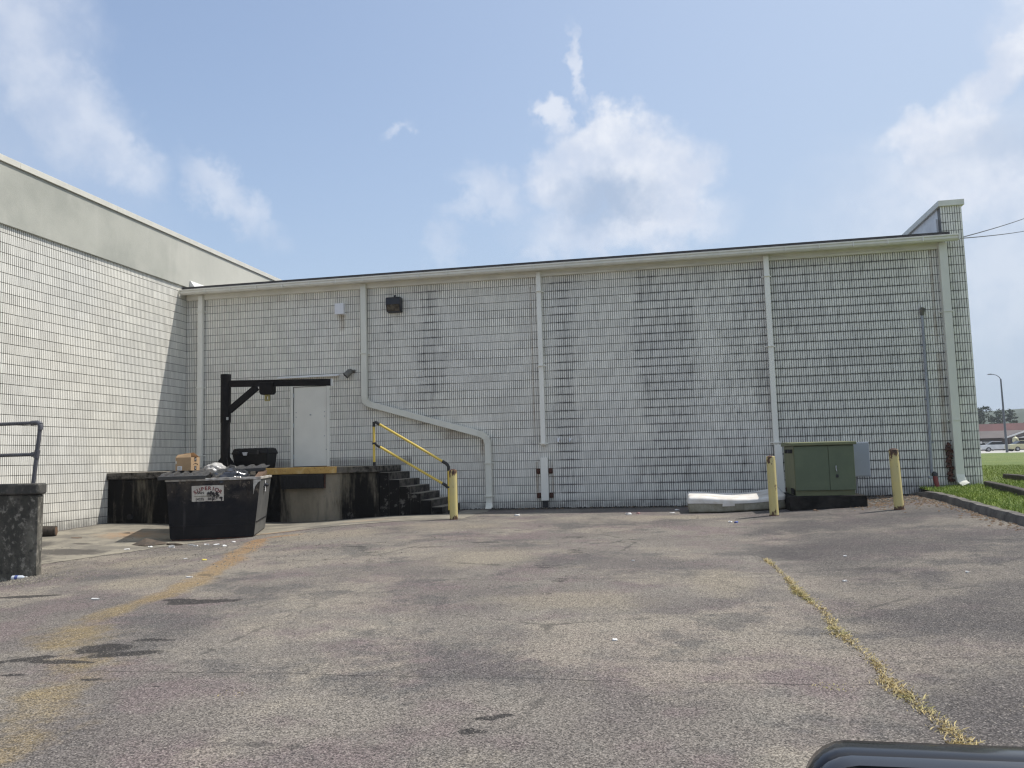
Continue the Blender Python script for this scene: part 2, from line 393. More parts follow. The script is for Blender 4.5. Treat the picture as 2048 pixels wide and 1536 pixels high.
def wear_cols(x, y):
    line = np.interp(y, [0, 4.4, 5.8, 7.2, 10.6, 20], [1.4, 1.32, 1.27, 1.21, 1.15, 1.6])
    dark = sstep((x-line+0.9)/1.6)*0.85 * (0.7+0.6*fbm(x, y, 0.5, 31))
    dark = np.maximum(dark, 0.55*sstep((3.9-y)/1.4)*fbm(x, y, 0.8, 77)); dark = np.maximum(dark, .5*blobf(x, y, -.2, 15.5, 2.5, 1.4))
    pale = np.zeros_like(x)
    for a in [(-6.4, 14.3, 2.0, 1.4), (-4.2, 15.4, 1.8, 1.2), (-.7, 14.0, .30, .12), (-1.1, 12.7, .28, .10), (-1.9, 12.5, .30, .10), (-1.15, 10.1, .17, .1), (0, 16.6, 1.6, .8), (-8.0, 11.4, .9, 1.2), (-6.5, 9.2, .9, .9), (.5, 9.0, .5, 1.5), (-1.0, 8.0, 1.2, .8), (-2.6, 11.0, 1.2, 1.4), (-4.9, 4.8, .8, .6)]:
        pale = np.maximum(pale, blobf(x, y, *a)*0.9)
    pale *= 0.6+0.6*fbm(x, y, 1.2, 55)
    tt = seg_dist(x, y, RUST)[1]
    return np.stack([dark, pale, np.zeros_like(x), np.clip(1.0-tt*1.8, 0, 1)], 1)

xs = np.concatenate([[-400, -200, -100, -60, -40, -28, -20, -16], np.arange(-13.5, 5.6, 0.07), [6, 7, 8, 10, 14, 20, 30, 50, 90, 160, 300, 500]])
ys = np.concatenate([[-400, -200, -100, -50, -25, -12, -6, -3, 0, 1.5], np.arange(2.6, 20.35, 0.07), [21, 23, 26, 30, 40, 60, 100, 160, 300, 620]])
struct(grid_mesh('ground', xs, ys, ground, 'asphalt', {'stain': stain_cols, 'wear': wear_cols}))

# concrete apron in front of the dock
AP = [(-12.9, 8.6), (-9.5, 10.0), (-8.97, 10.4), (-9.3, 11.6), (-9.55, 12.7), (-9.72, 13.9), (-8.9, 14.9), (-8.3, 15.6), (-6.9, 16.3), (-4.7, 17.0), (-4.2, 17.1)]
apx = np.array([-13.0, -9.9, -9.6, -9.0, -8.3, -6.9, -4.7, -4.2]); apy = np.array([10.25, 10.3, 11.6, 14.0, 15.3, 16.1, 16.9, 17.0])
def ap_keep(x, y):
    e = np.interp(x, apx, apy) + 0.25*(fbm(x, y*0+1, 1.3, 12)-0.5)
    return (y > e) & (x < -4.35 + 0.2*(fbm(x*0, y, 2, 3)-.5))
def ap_cols(x, y):
    r = np.maximum(0.95*blobf(x, y, -7.4, 15.2, 1.3, .8), np.maximum(0.6*blobf(x, y, -10.9, 15.0, 1.2, 1.0), .5*blobf(x, y, -6.6, 17.2, 1.4, .6)))
    o = np.maximum(0.9*np.exp(-np.clip(18.4-y, 0, 9)/0.22)*(x < -5), 0.6*blobf(x, y, -9.5, 14.6, .9, .6))
    o = np.maximum(o, .9*np.exp(-np.clip(16.9-y, 0, 9)/0.15)*(x < -9.7)); o = np.maximum(o, .9*np.exp(-np.clip(x+12.95, 0, 9)/0.15))
    for a in [(-11.7, 14.3, .22, .05), (-11.1, 15.2, .2, .04), (-10.8, 14.9, .1, .03), (-11.4, 14.6, .09, .03), (-10.9, 13.6, .3, .12), (-10.4, 12.6, .9, .5), (-10.9, 11.6, 1.2, .7), (-11.8, 13.0, .7, .9)]: o = np.maximum(o, blobf(x, y, *a))
    return np.stack([r, o, np.zeros_like(x), np.ones_like(x)], 1)
struct(grid_mesh('concrete_apron', np.arange(-12.95, -4.2, 0.06), np.arange(10.2, 19.9, 0.06), lambda x, y: ground(x, y)+0.006, 'apron_concrete', {'stain': ap_cols}, ap_keep))

# kerb and lawn
m, t, b = newmat('kerb_concrete'); P = t.pos()
n1 = t.noise(P, 3, 6, 0.7); n2 = t.noise(P, 40, 4, 0.7)
c = t.mix(t.smooth(n1, 0.35, 0.65), (0.075, 0.068, 0.062), (0.17, 0.155, 0.135)); c = t.mix(t.mul(t.smooth(n2, 0.5, 0.7), 0.5), c, (0.23, 0.21, 0.18))
t.put(b.inputs['Base Color'], c); b.inputs['Roughness'].default_value = 0.9; t.put(b.inputs['Normal'], t.bump(n2, 0.5, 0.01))
kb = MB(); pr = []
KS = [(float(kerb_x(y)), y) for y in np.concatenate([np.arange(19.95, 8, -0.3), np.arange(8, -12.1, -2)])]
for i, (x, y) in enumerate(KS):
    z = gz(x, min(y, 19.9)); low = 0.0 if i > 5 else 0.02*(5-i)
    jz = 0.008*math.sin(i*2.1)
    pr.append([(x-0.02, y, z-0.08), (x, y, z+0.075+jz-low), (x+0.03, y, z+0.125+jz-low), (x+0.15, y, z+0.13+jz-low), (x+0.16, y, z-0.08)])
vs_ = [p for r_ in pr for p in r_]; fs_ = []
for i in range(len(pr)-1):
    for k in range(4): fs_.append((i*5+k, i*5+k+1, (i+1)*5+k+1, (i+1)*5+k))
kb.add(vs_, fs_); struct(kb.build('kerb', 'kerb_concrete', smooth=True))

m, t, b = newmat('lawn'); P = t.pos()
n1 = t.noise(P, 1.1, 5, 0.6); n2 = t.noise(P, 22, 4, 0.75); n3 = t.noise(P, 0.12, 4, .6)
c = t.mix(t.smooth(n1, 0.35, 0.68), (0.090, 0.138, 0.016), (0.155, 0.200, 0.030)); c = t.mix(t.mul(t.smooth(n2, 0.45, 0.7), 0.55), c, (0.07, 0.105, 0.02))
c = t.mix(t.mul(t.smooth(n3, 0.45, 0.65), .5), c, (0.165, 0.195, 0.04))
t.put(b.inputs['Base Color'], c); b.inputs['Roughness'].default_value = 0.85; t.put(b.inputs['Normal'], t.bump(n2, 0.9, 0.05))
def lawn_xy():
    us = np.concatenate([np.linspace(0.155, 4, 40), [5, 6, 8, 12, 18, 26, 40, 60, 90, 140]])
    yy = np.concatenate([np.arange(-12, 10, 2), np.arange(10, 30, 0.4), [32, 36, 42, 50, 60, 75, 92]])
    U, V = np.meshgrid(us, yy, indexing='ij'); X = kerb_x(V)+U; return X, V, lawn(X, V)
X, V, Zl = lawn_xy(); nx, ny = X.shape
mb = MB(); mb.v = list(map(tuple, np.stack([X, V, Zl], -1).reshape(-1, 3)))
mb.f = [(i*ny+j, (i+1)*ny+j, (i+1)*ny+j+1, i*ny+j+1) for i in range(nx-1) for j in range(ny-1)]
struct(mb.build('lawn', 'lawn', smooth=True))
# ------------------------------------------------------------------ painted ribbed block
PITCHR, RIBW, DEEP, CH, BJ = 0.0524, 0.0392, 0.026, 0.2032, 0.0125
ZC0 = 5.651
def block_paint(name, axis, face, sgn, streak):
    """white masonry paint; mildew sits in streaks that run down the wall and collects in the joints"""
    m, t, b = newmat(name); P = t.pos(); x, y, z = t.sep(P)
    along = x if axis == 'y' else y; dep = t.mul(t.sub(y if axis == 'y' else x, face), sgn)   # depth behind the face
    joint = t.smooth(dep, 0.002, 0.010)
    v = t.n('ShaderNodeCombineXYZ'); t.put(v.inputs[0], along); t.put(v.inputs[1], z)
    V = v.outputs[0]
    st = t.noise(t.map(V, (0.62, 0.10, 1), (3.1, 2.2, 0)), 1.0, 5, 0.62)
    st2 = t.noise(t.map(V, (2.6, 0.45, 1), (1, 5, 0)), 1.0, 4, 0.65)
    loc = t.noise(V, 2.6, 4, 0.7); fine = t.noise(V, 26, 3, 0.7); tone = t.noise(V, 0.45, 3, 0.5)
    if streak:
        bay = t.smooth(along, -4.2, 2.5)
        lvl = t.add(t.mul(bay, 0.135), t.mul(t.smooth(along, 0.2, 2.2), 0.05))
        lvl = t.sub(lvl, t.mul(t.smooth(along, 5.2, 6.0), 0.11))
        for a0, wdt, amt in ((-5.95, .45, .15), (-2.45, .30, .20), (-0.1, .7, .10), (4.2, .9, .05)):
            q = t.mul(t.sub(along, a0), 1/wdt); lvl = t.add(lvl, t.mul(t.m('EXPONENT', t.mul(t.mul(q, q), -1.0)), amt))
        band = t.smooth(t.m('ABSOLUTE', t.sub(z, 4.3)), 3.4, 1.2)
        q = t.mul(t.sub(z, 0.9), 1/0.75); lowb = t.mul(t.m('EXPONENT', t.mul(t.mul(q, q), -1.0)), 0.08)
        lvl = t.add(t.mul(lvl, t.lin(band, 0, 1, 0.55, 1.0)), t.mul(lowb, t.smooth(along, -5, -1)))
    else:
        lvl = t.mul(t.smooth(z, 6.4, 5.4), 0.0)
    mil = t.add(t.add(t.mul(st, 0.55), t.mul(st2, 0.28)), t.add(t.mul(loc, 0.22), lvl))
    mask = t.smooth(mil, 0.57, 0.73)
    zr = t.sub(z, t.mul(t.m('MINIMUM', t.m('MAXIMUM', t.sub(along, 1.0), 0.0), 5.5), 0.05)) if streak else z
    foot = t.mul(t.smooth(zr, 0.34, 0.0), t.smooth(loc, 0.25, 0.55))
    fr = t.m('FRACT', t.mul(t.sub(ZC0+40*CH, z), 1/CH)); bed = t.smooth(t.m('ABSOLUTE', t.sub(fr, 0.5)), 0.30, 0.47)
    runs = t.smooth(t.noise(t.map(V, (11.0, 0.8, 1), (2, 9, 0)), 1.0, 3, 0.6), 0.52, 0.66)
    if streak: foot = t.m('MAXIMUM', foot, t.mul(t.mul(t.smooth(t.m('ABSOLUTE', t.sub(z, 1.26)), 0.17, 0.02), t.m('LESS_THAN', along, -6.5)), 0.9))
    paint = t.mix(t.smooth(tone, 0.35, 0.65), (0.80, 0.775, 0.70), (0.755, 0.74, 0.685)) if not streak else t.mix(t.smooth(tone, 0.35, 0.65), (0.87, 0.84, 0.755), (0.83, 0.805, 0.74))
    paint = t.mix(t.mul(t.smooth(loc, 0.45, 0.8), 0.25), paint, (0.60, 0.575, 0.53))
    row = t.m('FLOOR', t.mul(t.sub(ZC0+40*CH, z), 1/CH)); orig = (6.952-48*8*PITCHR) if streak else 7.0
    cc_ = t.m('FLOOR', t.add(t.mul(t.sub(along, orig), 1/(8*PITCHR)), t.mul(t.m('MODULO', row, 2.0), 0.5)))
    rb = t.m('FLOOR', t.mul(t.sub(along, orig), 1/PITCHR))
    def wn(a_, b_):
        v2 = t.n('ShaderNodeCombineXYZ'); t.put(v2.inputs[0], a_); t.put(v2.inputs[1], b_); nd = t.n('ShaderNodeTexWhiteNoise', noise_dimensions='2D'); t.link(v2.outputs[0], nd.inputs['Vector']); return nd.outputs['Value']
    tonef = t.mul(t.lin(wn(cc_, row), 0, 1, 0.91, 1.04), t.lin(wn(rb, row), 0, 1, 0.92, 1.05))
    tc = t.n('ShaderNodeCombineColor')
    for i_ in range(3): t.put(tc.inputs[i_], tonef)
    paint = t.mix(1.0, paint, tc.outputs[0], 'MULTIPLY')
    chip = t.mul(t.smooth(t.noise(V, 5.5, 6, 0.75), 0.70, 0.73), 0.6); paint = t.mix(chip, paint, (0.42, 0.41, 0.385))
    facec = t.mix(t.mul(mask, 0.13), paint, (0.34, 0.34, 0.35))
    facec = t.mix(t.mul(t.mul(mask, t.smooth(fine, 0.60, 0.72)), 0.45), facec, (0.10, 0.10, 0.10))
    if streak:
        facec = t.mix(t.mul(t.mul(mask, bed), t.lin(fine, 0.35, 0.65, 0.15, 0.75)), facec, (0.06, 0.06, 0.062))
        facec = t.mix(t.mul(t.mul(mask, runs), 0.30), facec, (0.10, 0.10, 0.102))
    facec = t.mix(t.mul(foot, 0.55), facec, (0.09, 0.085, 0.08))
    grime = t.m('MAXIMUM', t.mul(mask, t.lin(fine, 0.3, 0.6, 0.7, 1.0)), foot)
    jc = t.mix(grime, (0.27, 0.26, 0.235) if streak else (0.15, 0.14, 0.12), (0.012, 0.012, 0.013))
    c = t.mix(joint, facec, jc)
    if streak:   # rust washed down from fixings
        ru = None
        for a0, z0_, z1_, wd in ((-8.38, 4.7, 5.17, .12), (6.22, .3, 3.4, .09), (-3.25, .1, 1.15, .05), (-2.86, .1, 1.15, .05), (-3.28, 1.5, 5.6, .03), (6.20, 3.4, 5.9, .05), (-4.62, 1.3, 1.75, .10), (-5.4, 1.75, 2.05, .5)):
            k = t.mul(t.smooth(t.m('ABSOLUTE', t.sub(along, a0)), wd, wd*0.2), t.mul(t.smooth(z, z0_, z0_+.25*(z1_-z0_)), t.m('LESS_THAN', z, z1_)))
            ru = k if ru is None else t.m('MAXIMUM', ru, k)
        c = t.mix(t.mul(ru, t.lin(loc, 0.3, 0.7, 0.15, 0.6)), c, (0.22, 0.135, 0.06))
    t.put(b.inputs['Base Color'], c); b.inputs['Roughness'].default_value = 0.62; b.inputs['Specular IOR Level'].default_value = 0.3
    t.put(b.inputs['Normal'], t.bump(t.noise(P, 130, 3, 0.7), 0.25, 0.004))
block_paint('painted_block_shade', 'y', WY, 1.0, True)
block_paint('painted_block_sun', 'x', WX, -1.0, False)

def rib_faces(x0, x1, z0, z1, d):
    vs = [(x0, 0, z0), (x1, 0, z0), (x1, 0, z1), (x0, 0, z1), (x0, d, z0), (x1, d, z0), (x1, d, z1), (x0, d, z1)]
    fs = [(0, 1, 2, 3), (1, 5, 6, 2), (4, 0, 3, 7), (3, 2, 6, 7), (4, 5, 1, 0)]
    return vs, fs
def block_geo(n, skip=()):
    mb = MB()
    for i in range(n):
        if i in skip: continue
        x0 = i*PITCHR+(PITCHR-RIBW)/2; ch = 0.0
        mb.add(*rib_faces(x0, x0+RIBW, BJ/2, CH-BJ/2, DEEP))
    return mb
def mesh_of(mb, name, mat):
    me = bpy.data.meshes.new(name); me.from_pydata(mb.v, [], mb.f); me.update()
    bm = bmesh.new(); bm.from_mesh(me); bmesh.ops.recalc_face_normals(bm, faces=bm.faces); bm.to_mesh(me); bm.free()
    me.materials.append(MATS[mat]); return me

def lay_blocks(parent, mat, ncols, origin, direc, inward, zbase, rows, cut, nearest, stagger=True):
    """courses of ribbed blocks; the `nearest` ones that show largest become single parts, the others one joined part"""
    base = MB(); full = block_geo(8); cells = []
    for (k, z) in rows:
        off = 4 if (stagger and k % 2) else 0
        c = 0; pos = 0
        tot = ncols*8
        while pos < tot:
            n = 8
            if pos == 0 and off: n = 4
            n = min(n, tot-pos)
            ribs = [i for i in range(n) if not cut(pos+i, z)]
            if ribs: cells.append((pos, n, z, ribs))
            pos += n
    me_full = mesh_of(full, 'block', mat)
    rotz = math.atan2(direc.y, direc.x)
    Rm = Matrix.Rotation(rotz, 3, 'Z')
    camp = Vector((0, 0, CAM_H))
    def place(cc): return origin + direc*(cc[0]*PITCHR) + Vector((0, 0, cc[2]))
    vis = []
    for cc in cells:
        p = place(cc) + direc*0.2; d = p-camp; dep = d.dot(Fv)
        if dep <= 0.5: vis.append(1e9); continue
        px = FPX*d.dot(R2)/dep; py = FPX*d.dot(U2)/dep
        size = abs((direc*0.42).dot(R2) - (direc*0.42).dot(Fv)*d.dot(R2)/dep)/dep*(1/dep)
        inside = abs(px) < 1010 and abs(py) < 760
        vis.append(-size if (inside and len(cc[3]) == 8 and cc[1] == 8) else 1e6)
    order = sorted(range(len(cells)), key=lambda i: vis[i])
    single = set(i for i in order[:nearest] if vis[i] < 0)
    o0 = ORIG[parent]; rnd = random.Random(3)
    field = MB()
    for i, cc in enumerate(cells):
        p = place(cc)
        jit = rnd.uniform(-0.0012, 0.0012)
        p = p + inward*jit
        if i in single:
            ob = bpy.data.objects.new('block', me_full); COL.objects.link(ob); ob.parent = parent
            ob.location = p-o0; ob.rotation_euler = (0, 0, rotz)
        else:
            for r_ in cc[3]:
                x0 = r_*PITCHR+(PITCHR-RIBW)/2
                vs, fs = rib_faces(x0, x0+RIBW, BJ/2, CH-BJ/2, DEEP)
                field.add([tuple(Rm @ Vector(q) + p) for q in vs], fs)
    fo = field.build('ribbed_blocks', mat, parent); fo['kind'] = 'stuff'
    return len(cells), len(single)

def rows_for(zmin, zmax):
    out = []
    for k in range(-12, 32):
        z = ZC0 - CH*k - 0.0   # bed joint height; block sits below
        if z > zmax+0.001 or z < zmin: continue
        out.append((k, z-CH))
    return out

simple('wall_core', (0.45, 0.44, 0.41), (0.38, 0.37, 0.35), 3, 0.8)
simple('gutter_metal', (0.76, 0.735, 0.655), (0.68, 0.66, 0.59), 3, 0.45, bump=0.05)
simple('fascia_board', (0.78, 0.75, 0.665), (0.68, 0.655, 0.58), 2, 0.6, bump=0.05)
simple('downspout_grey', (0.74, 0.73, 0.645), (0.66, 0.65, 0.575), 2.5, 0.45, stretch=(1, 1, .3))
simple('downspout_white', (0.86, 0.84, 0.765), (0.79, 0.77, 0.70), 2.5, 0.45, stretch=(1, 1, .3))
simple('roof_membrane', (0.055, 0.052, 0.055), (0.035, 0.034, 0.036), 5, 0.85)
simple('rust', (0.11, 0.042, 0.026), (0.035, 0.018, 0.015), 22, 0.9, bump=0.5)
simple('door_paint', (0.83, 0.81, 0.735), (0.76, 0.74, 0.67), 1.5, 0.5)
simple('white_flashing', (0.80, 0.795, 0.78), (0.68, 0.67, 0.66), 2, 0.5)
simple('galvanised', (0.46, 0.48, 0.50), (0.36, 0.38, 0.40), 9, 0.42, metal=0.55)
simple('dark_metal', (0.018, 0.018, 0.021), (0.010, 0.010, 0.012), 8, 0.5)
simple('dark_gap', (0.008, 0.008, 0.009), (0.006, 0.006, 0.006), 5, 0.9)

m, t, b = newmat('stucco'); P = t.pos()
n1 = t.noise(P, 0.8, 5, 0.6); n2 = t.noise(t.map(P, (1, 1.6, .35)), 1.0, 5, 0.65); n3 = t.noise(P, 60, 3, .7)
c = t.mix(t.smooth(n1, 0.32, 0.66), (0.36, 0.365, 0.325), (0.45, 0.45, 0.40)); c = t.mix(t.mul(t.smooth(n2, 0.5, 0.72), 0.45), c, (0.54, 0.53, 0.48))
yy = t.sep(P)[1]; c = t.mix(t.mul(t.smooth(yy, 17.5, 22.5), 0.55), c, (0.66, 0.645, 0.57))
t.put(b.inputs['Base Color'], c); b.inputs['Roughness'].default_value = 0.9; t.put(b.inputs['Normal'], t.bump(n3, 0.5, 0.01))

# ---- the lower wing: shaded wall across the picture
wing = thing('warehouse_wing', 'long low white ribbed block wing with gutter, downspouts and a steel door above the dock', 'building', (-3, WY+6, 0))
XR = 6.952
XB0 = XR - 48*8*PITCHR
def cut_back(pos, z):
    x = XB0 + (pos+0.5)*PITCHR
    if z+CH < 1.13 and x < -7.0: return True
    if z+CH < gz(min(x, 5.4), 19.9) - 0.02: return True
    if -9.86 < x < -8.76 and 1.0 < z+0.1 < 3.36: return True
    if z+CH > 5.95 and x < 6.50: return True
    if x < WX+0.01: return True
    return False
rows = rows_for(-0.1, 6.90)
print('back blocks', lay_blocks(wing, 'painted_block_shade', 48, Vector((XB0, WY, 0)), Vector((1, 0, 0)), Vector((0, 1, 0)), 0, rows, cut_back, 300))
mb = MB(); mb.box(WX-0.0, XR-0.006, WY+DEEP-0.001, WY+0.25, -0.3, 5.95); mb.box(6.50, XR-0.006, WY+DEEP-0.001, WY+0.25, 5.955, 6.84)
mb.build('mortar_wall', 'painted_block_shade', wing)
mb = MB(); mb.box(XR-0.006-0.25, XR-0.006, WY+0.252, WY+16, -0.3, 6.84); mb.build('side_wall', 'painted_block_shade', wing)
mb = MB(); mb.box(6.50, XR-0.258, WY+0.252, WY+16, 6.10, 6.84); mb.build('parapet_wall', 'white_flashing', wing)
mb = MB(); mb.box(6.46, 6.499, WY+0.26, WY+16, 6.10, 6.62); mb.build('parapet_flashing', 'white_flashing', wing)
mb = MB(); mb.box(6.44, XR+0.05, WY-0.05, WY+16.1, 6.845, 6.98); mb.build('parapet_coping', 'downspout_grey', wing, bevel=0.006)
# roof sheet, drip edge
mb = MB(); mb.hexa([(WX+0.06, 19.80, 6.085), (6.43, 19.80, 6.085), (6.43, WY+16, 6.62), (WX+0.06, WY+16, 6.62), (WX+0.06, 19.80, 6.135), (6.43, 19.80, 6.135), (6.43, WY+16, 6.67), (WX+0.06, WY+16, 6.67)])
mb.build('roof', 'roof_membrane', wing)
mb = MB(); mb.box(WX+0.03, 6.56, 19.775, 19.80, 6.083, 6.168); mb.build('roof_edge', 'roof_membrane', wing)
mb = MB(); mb.box(WX+0.03, 6.49, 19.985, WY-0.004, 5.835, 6.08); mb.build('fascia', 'fascia_board', wing, bevel=0.004)
# gutter in sections with hanger straps
gp = [(19.80, 5.945), (19.70, 5.945), (19.665, 5.985), (19.665, 6.03), (19.645, 6.045), (19.645, 6.075), (19.66, 6.08), (19.66, 6.052), (19.68, 6.035), (19.68, 5.99), (19.71, 5.957), (19.79, 5.957), (19.79, 6.08), (19.80, 6.08)]
gx0, gx1, ng = WX+0.03, 6.70, 13
for i in range(ng):
    a = gx0+(gx1-gx0)*i/ng; c_ = gx0+(gx1-gx0)*(i+1)/ng
    mb = MB(); mb.prism(gp, 'x', a+0.002, c_-0.002); g_ = mb.build('gutter_section', 'gutter_metal', wing)
    mb = MB()
    for f in (0.0, 0.5): 
        xx = a+(c_-a)*f; mb.box(xx-0.012, xx+0.012, 19.640, 19.668, 5.955, 6.07)
    mb.build('strap', 'gutter_metal', g_)
mb = MB(); mb.box(gx1, gx1+0.015, 19.645, 19.80, 5.945, 6.08); mb.build('gutter_end_cap', 'gutter_metal', wing)
mb = MB(); mb.box(WX+0.03, 6.48, 19.80, 19.985, 6.0, 6.02); mb.build('soffit', 'fascia_board', wing)
# downspouts
YD = 19.955
def straps(o, xc, w, zs):
    for z in zs:
        mb = MB(); mb.box(xc-w/2-0.05, xc+w/2+0.05, WY-0.03, WY-0.002, z-0.015, z+0.015); mb.box(xc-w/2-0.006, xc+w/2+0.006, YD-0.068, WY-0.03, z-0.014, z+0.014); mb.build('bracket', o['_mat'], o)
def spout(path, w, d, mat, label, zs, xs_=None):
    mb = MB(); mb.rect_tube(path, w, d, (0, -1, 0)); o = mb.build('downspout', mat, wing, bevel=0.008); o['label'] = label
    o['_mat'] = mat
    for (xc, z) in zs: straps(o, xc, w, [z])
    del o['_mat']; return o
Y0 = 20.02
spout([(-12.46, Y0, 5.95), (-12.46, Y0, 0.9+0.28)], 0.135, 0.10, 'downspout_white', 'white downspout nearest the inner corner, ending on the dock', [(-12.46, 5.5), (-12.46, 3.4), (-12.46, 1.55)])
bend1 = [(-7.735, Y0, 2.95), (-7.71, Y0, 2.84), (-7.63, Y0, 2.775), (-7.52, Y0, 2.73)]
bend2 = [(-4.72, Y0, 1.905), (-4.60, Y0, 1.865), (-4.50, Y0, 1.78), (-4.465, Y0, 1.65)]
ob = spout([(-7.735, Y0, 5.95)]+bend1+bend2+[(-4.465, Y0, 0.16), (-4.46, Y0-0.04, 0.05), (-4.46, Y0-0.16, 0.02)], 0.155, 0.11, 'downspout_grey', 'grey downspout that kinks and runs down diagonally above the steps', [(-7.735, 4.1), (-4.465, 1.15), (-4.465, 0.32)])
for pts in (bend1, bend2):
    mb = MB()
    for i in range(len(pts)-1):
        for f in (0.15, 0.5, 0.85):
            p_ = Vector(pts[i]).lerp(Vector(pts[i+1]), f); tdir = (Vector(pts[i+1])-Vector(pts[i])).normalized()
            mb.rect_tube([p_-tdir*0.006+Vector((0, 0.003, 0)), p_+tdir*0.006+Vector((0, 0.003, 0))], 0.172, 0.12, (0, -1, 0))
    mb.build('elbow_crimp', 'downspout_grey', ob)
ob = spout([(-3.05, Y0, 5.95), (-3.05, Y0, 1.55)], 0.115, 0.09, 'downspout_white', 'white downspout cut short above a steel guard', [(-3.05, 5.45), (-3.05, 3.55), (-3.05, 1.6)])
mb = MB(); mb.box(-3.14, -2.955, 19.93, 20.05, 0.19, 1.25); gd = mb.build('downspout_guard', 'downspout_white', wing, bevel=0.006); gd['label'] = 'white steel guard box below the cut downspout, with rusty brackets'
for xx in (-3.205, -2.935+0.03):
    for zz in (0.32, 0.92):
        mb = MB(); mb.box(xx-0.05, xx+0.05, WY-0.05, WY-0.002, zz-0.07, zz+0.06); mb.box(xx-0.03, xx+0.03, WY-0.10, WY-0.05, zz-0.045, zz+0.02); mb.build('rusty_bracket', 'rust', gd, bevel=0.01)
mb = MB(); mb.box(-3.115, -2.98, 19.95, 20.05, 0.02, 0.185); mb.build('drain_inlet', 'dark_metal', gd)
ob = spout([(2.50, Y0, 5.95), (2.50, Y0, 1.40)], 0.125, 0.10, 'downspout_white', 'white downspout behind the middle bollard', [(2.50, 5.45), (2.50, 3.75), (2.50, 1.46)])
mb = MB(); mb.rect_tube([(2.53, Y0+.02, 1.40), (2.56, Y0+.02, 0.22)], 0.165, 0.13, (0, -1, 0)); bo = mb.build('downspout_boot', 'downspout_white', wing, bevel=0.006); bo['label'] = 'wider white boot at the foot of the downspout behind the middle bollard'
for zz in (0.35, 1.02):
    mb = MB(); mb.box(2.67, 2.74, WY-0.06, WY-0.002, zz-0.05, zz+0.05); mb.build('rusty_bracket', 'rust', bo, bevel=0.01)
ob = spout([(6.435, Y0, 5.95), (6.43, Y0, 0.62), (6.44, Y0-0.05, 0.47), (6.47, Y0-0.20, 0.40)], 0.175, 0.12, 'downspout_grey', 'broad grey downspout at the right end of the wall with a kicked-out foot', [(6.435, 4.35), (6.43, 1.85)])
mb = MB(); rr = random.Random(5)
for i in range(16):
    zz = 0.45+i*0.055; xx = 6.27+rr.uniform(-.03, .03); w_ = rr.uniform(.03, .07)
    mb.hexa([(xx-w_, WY-0.09, zz), (xx+w_, WY-0.10-rr.random()*.03, zz+rr.uniform(-.02, .02)), (xx+w_, WY-0.005, zz), (xx-w_, WY-0.005, zz), (xx-w_*rr.random(), WY-0.08, zz+.07), (xx+w_*rr.random(), WY-0.09, zz+.06), (xx+w_*.6, WY-0.01, zz+.07), (xx-w_*.6, WY-0.01, zz+.07)])
o = mb.build('corroded_remains', 'rust', wing); o['label'] = 'dark rusted remains of an older pipe beside the right-hand downspout'
# low cables along the fascia
mb = MB(); pts = []
for i in range(15): 
    xx = -2.6+i*0.61; pts.append((xx, 19.972, 5.87+0.025*math.sin(i*1.7)+0.02*math.cos(i*2.9)))
mb.tube(pts, 0.008, 5); mb.build('cable', 'fascia_board', wing)
# steel door
dr = MB(); dr.box(-9.775, -8.845, WY+0.012, WY+0.06, 1.19, 3.30); door = dr.build('door', 'door_paint', wing, bevel=0.004)
mb = MB(); mb.box(-9.86, -9.785, WY-0.02, WY+0.10, 1.175, 3.37); mb.box(-8.835, -8.76, WY-0.02, WY+0.10, 1.175, 3.37); mb.box(-9.785, -8.835, WY-0.02, WY+0.10, 3.31, 3.37); mb.build('door_frame', 'door_paint', door, bevel=0.004)
mb = MB()
for zz in (1.45, 2.28, 3.08): mb.tube([(-9.778, WY-0.006, zz-0.055), (-9.778, WY-0.006, zz+0.055)], 0.016, 8)
mb.build('hinge', 'galvanised', door)
mb = MB(); mb.tube([(-9.30, WY+0.013, 2.55), (-9.30, WY-0.004, 2.55)], 0.022, 12); mb.build('peephole', 'galvanised', door)
mb = MB()
for dx, zz in ((-8.90, 2.62), (-8.90, 2.50), (-9.71, 2.62), (-9.71, 2.50), (-8.91, 1.98), (-8.86, 1.62)): mb.box(dx-.012, dx+.012, WY+0.006, WY+0.013, zz-.012, zz+.012)
mb.build('bolt', 'galvanised', door)
mb = MB()
for x0_, x1_ in ((-9.785, -9.776), (-8.844, -8.835)): mb.box(x0_, x1_, WY-.002, WY+.024, 1.19, 3.31)
mb.box(-9.776, -8.844, WY-.002, WY+.024, 3.301, 3.309); mb.build('door_gap', 'dark_gap', door)
mb = MB(); mb.box(-9.785, -8.835, WY-0.03, WY+0.02, 1.172, 1.188); mb.build('threshold', 'dark_metal', door)
mb = MB(); mb.hexa([(-10.2, WY-0.14, 3.535), (-8.47, WY-0.14, 3.535), (-8.47, WY-0.002, 3.56), (-10.2, WY-0.002, 3.56), (-10.2, WY-0.14, 3.555), (-8.47, WY-0.14, 3.555), (-8.47, WY-0.002, 3.60), (-10.2, WY-0.002, 3.60)])
mb.build('door_hood', 'white_flashing', wing)

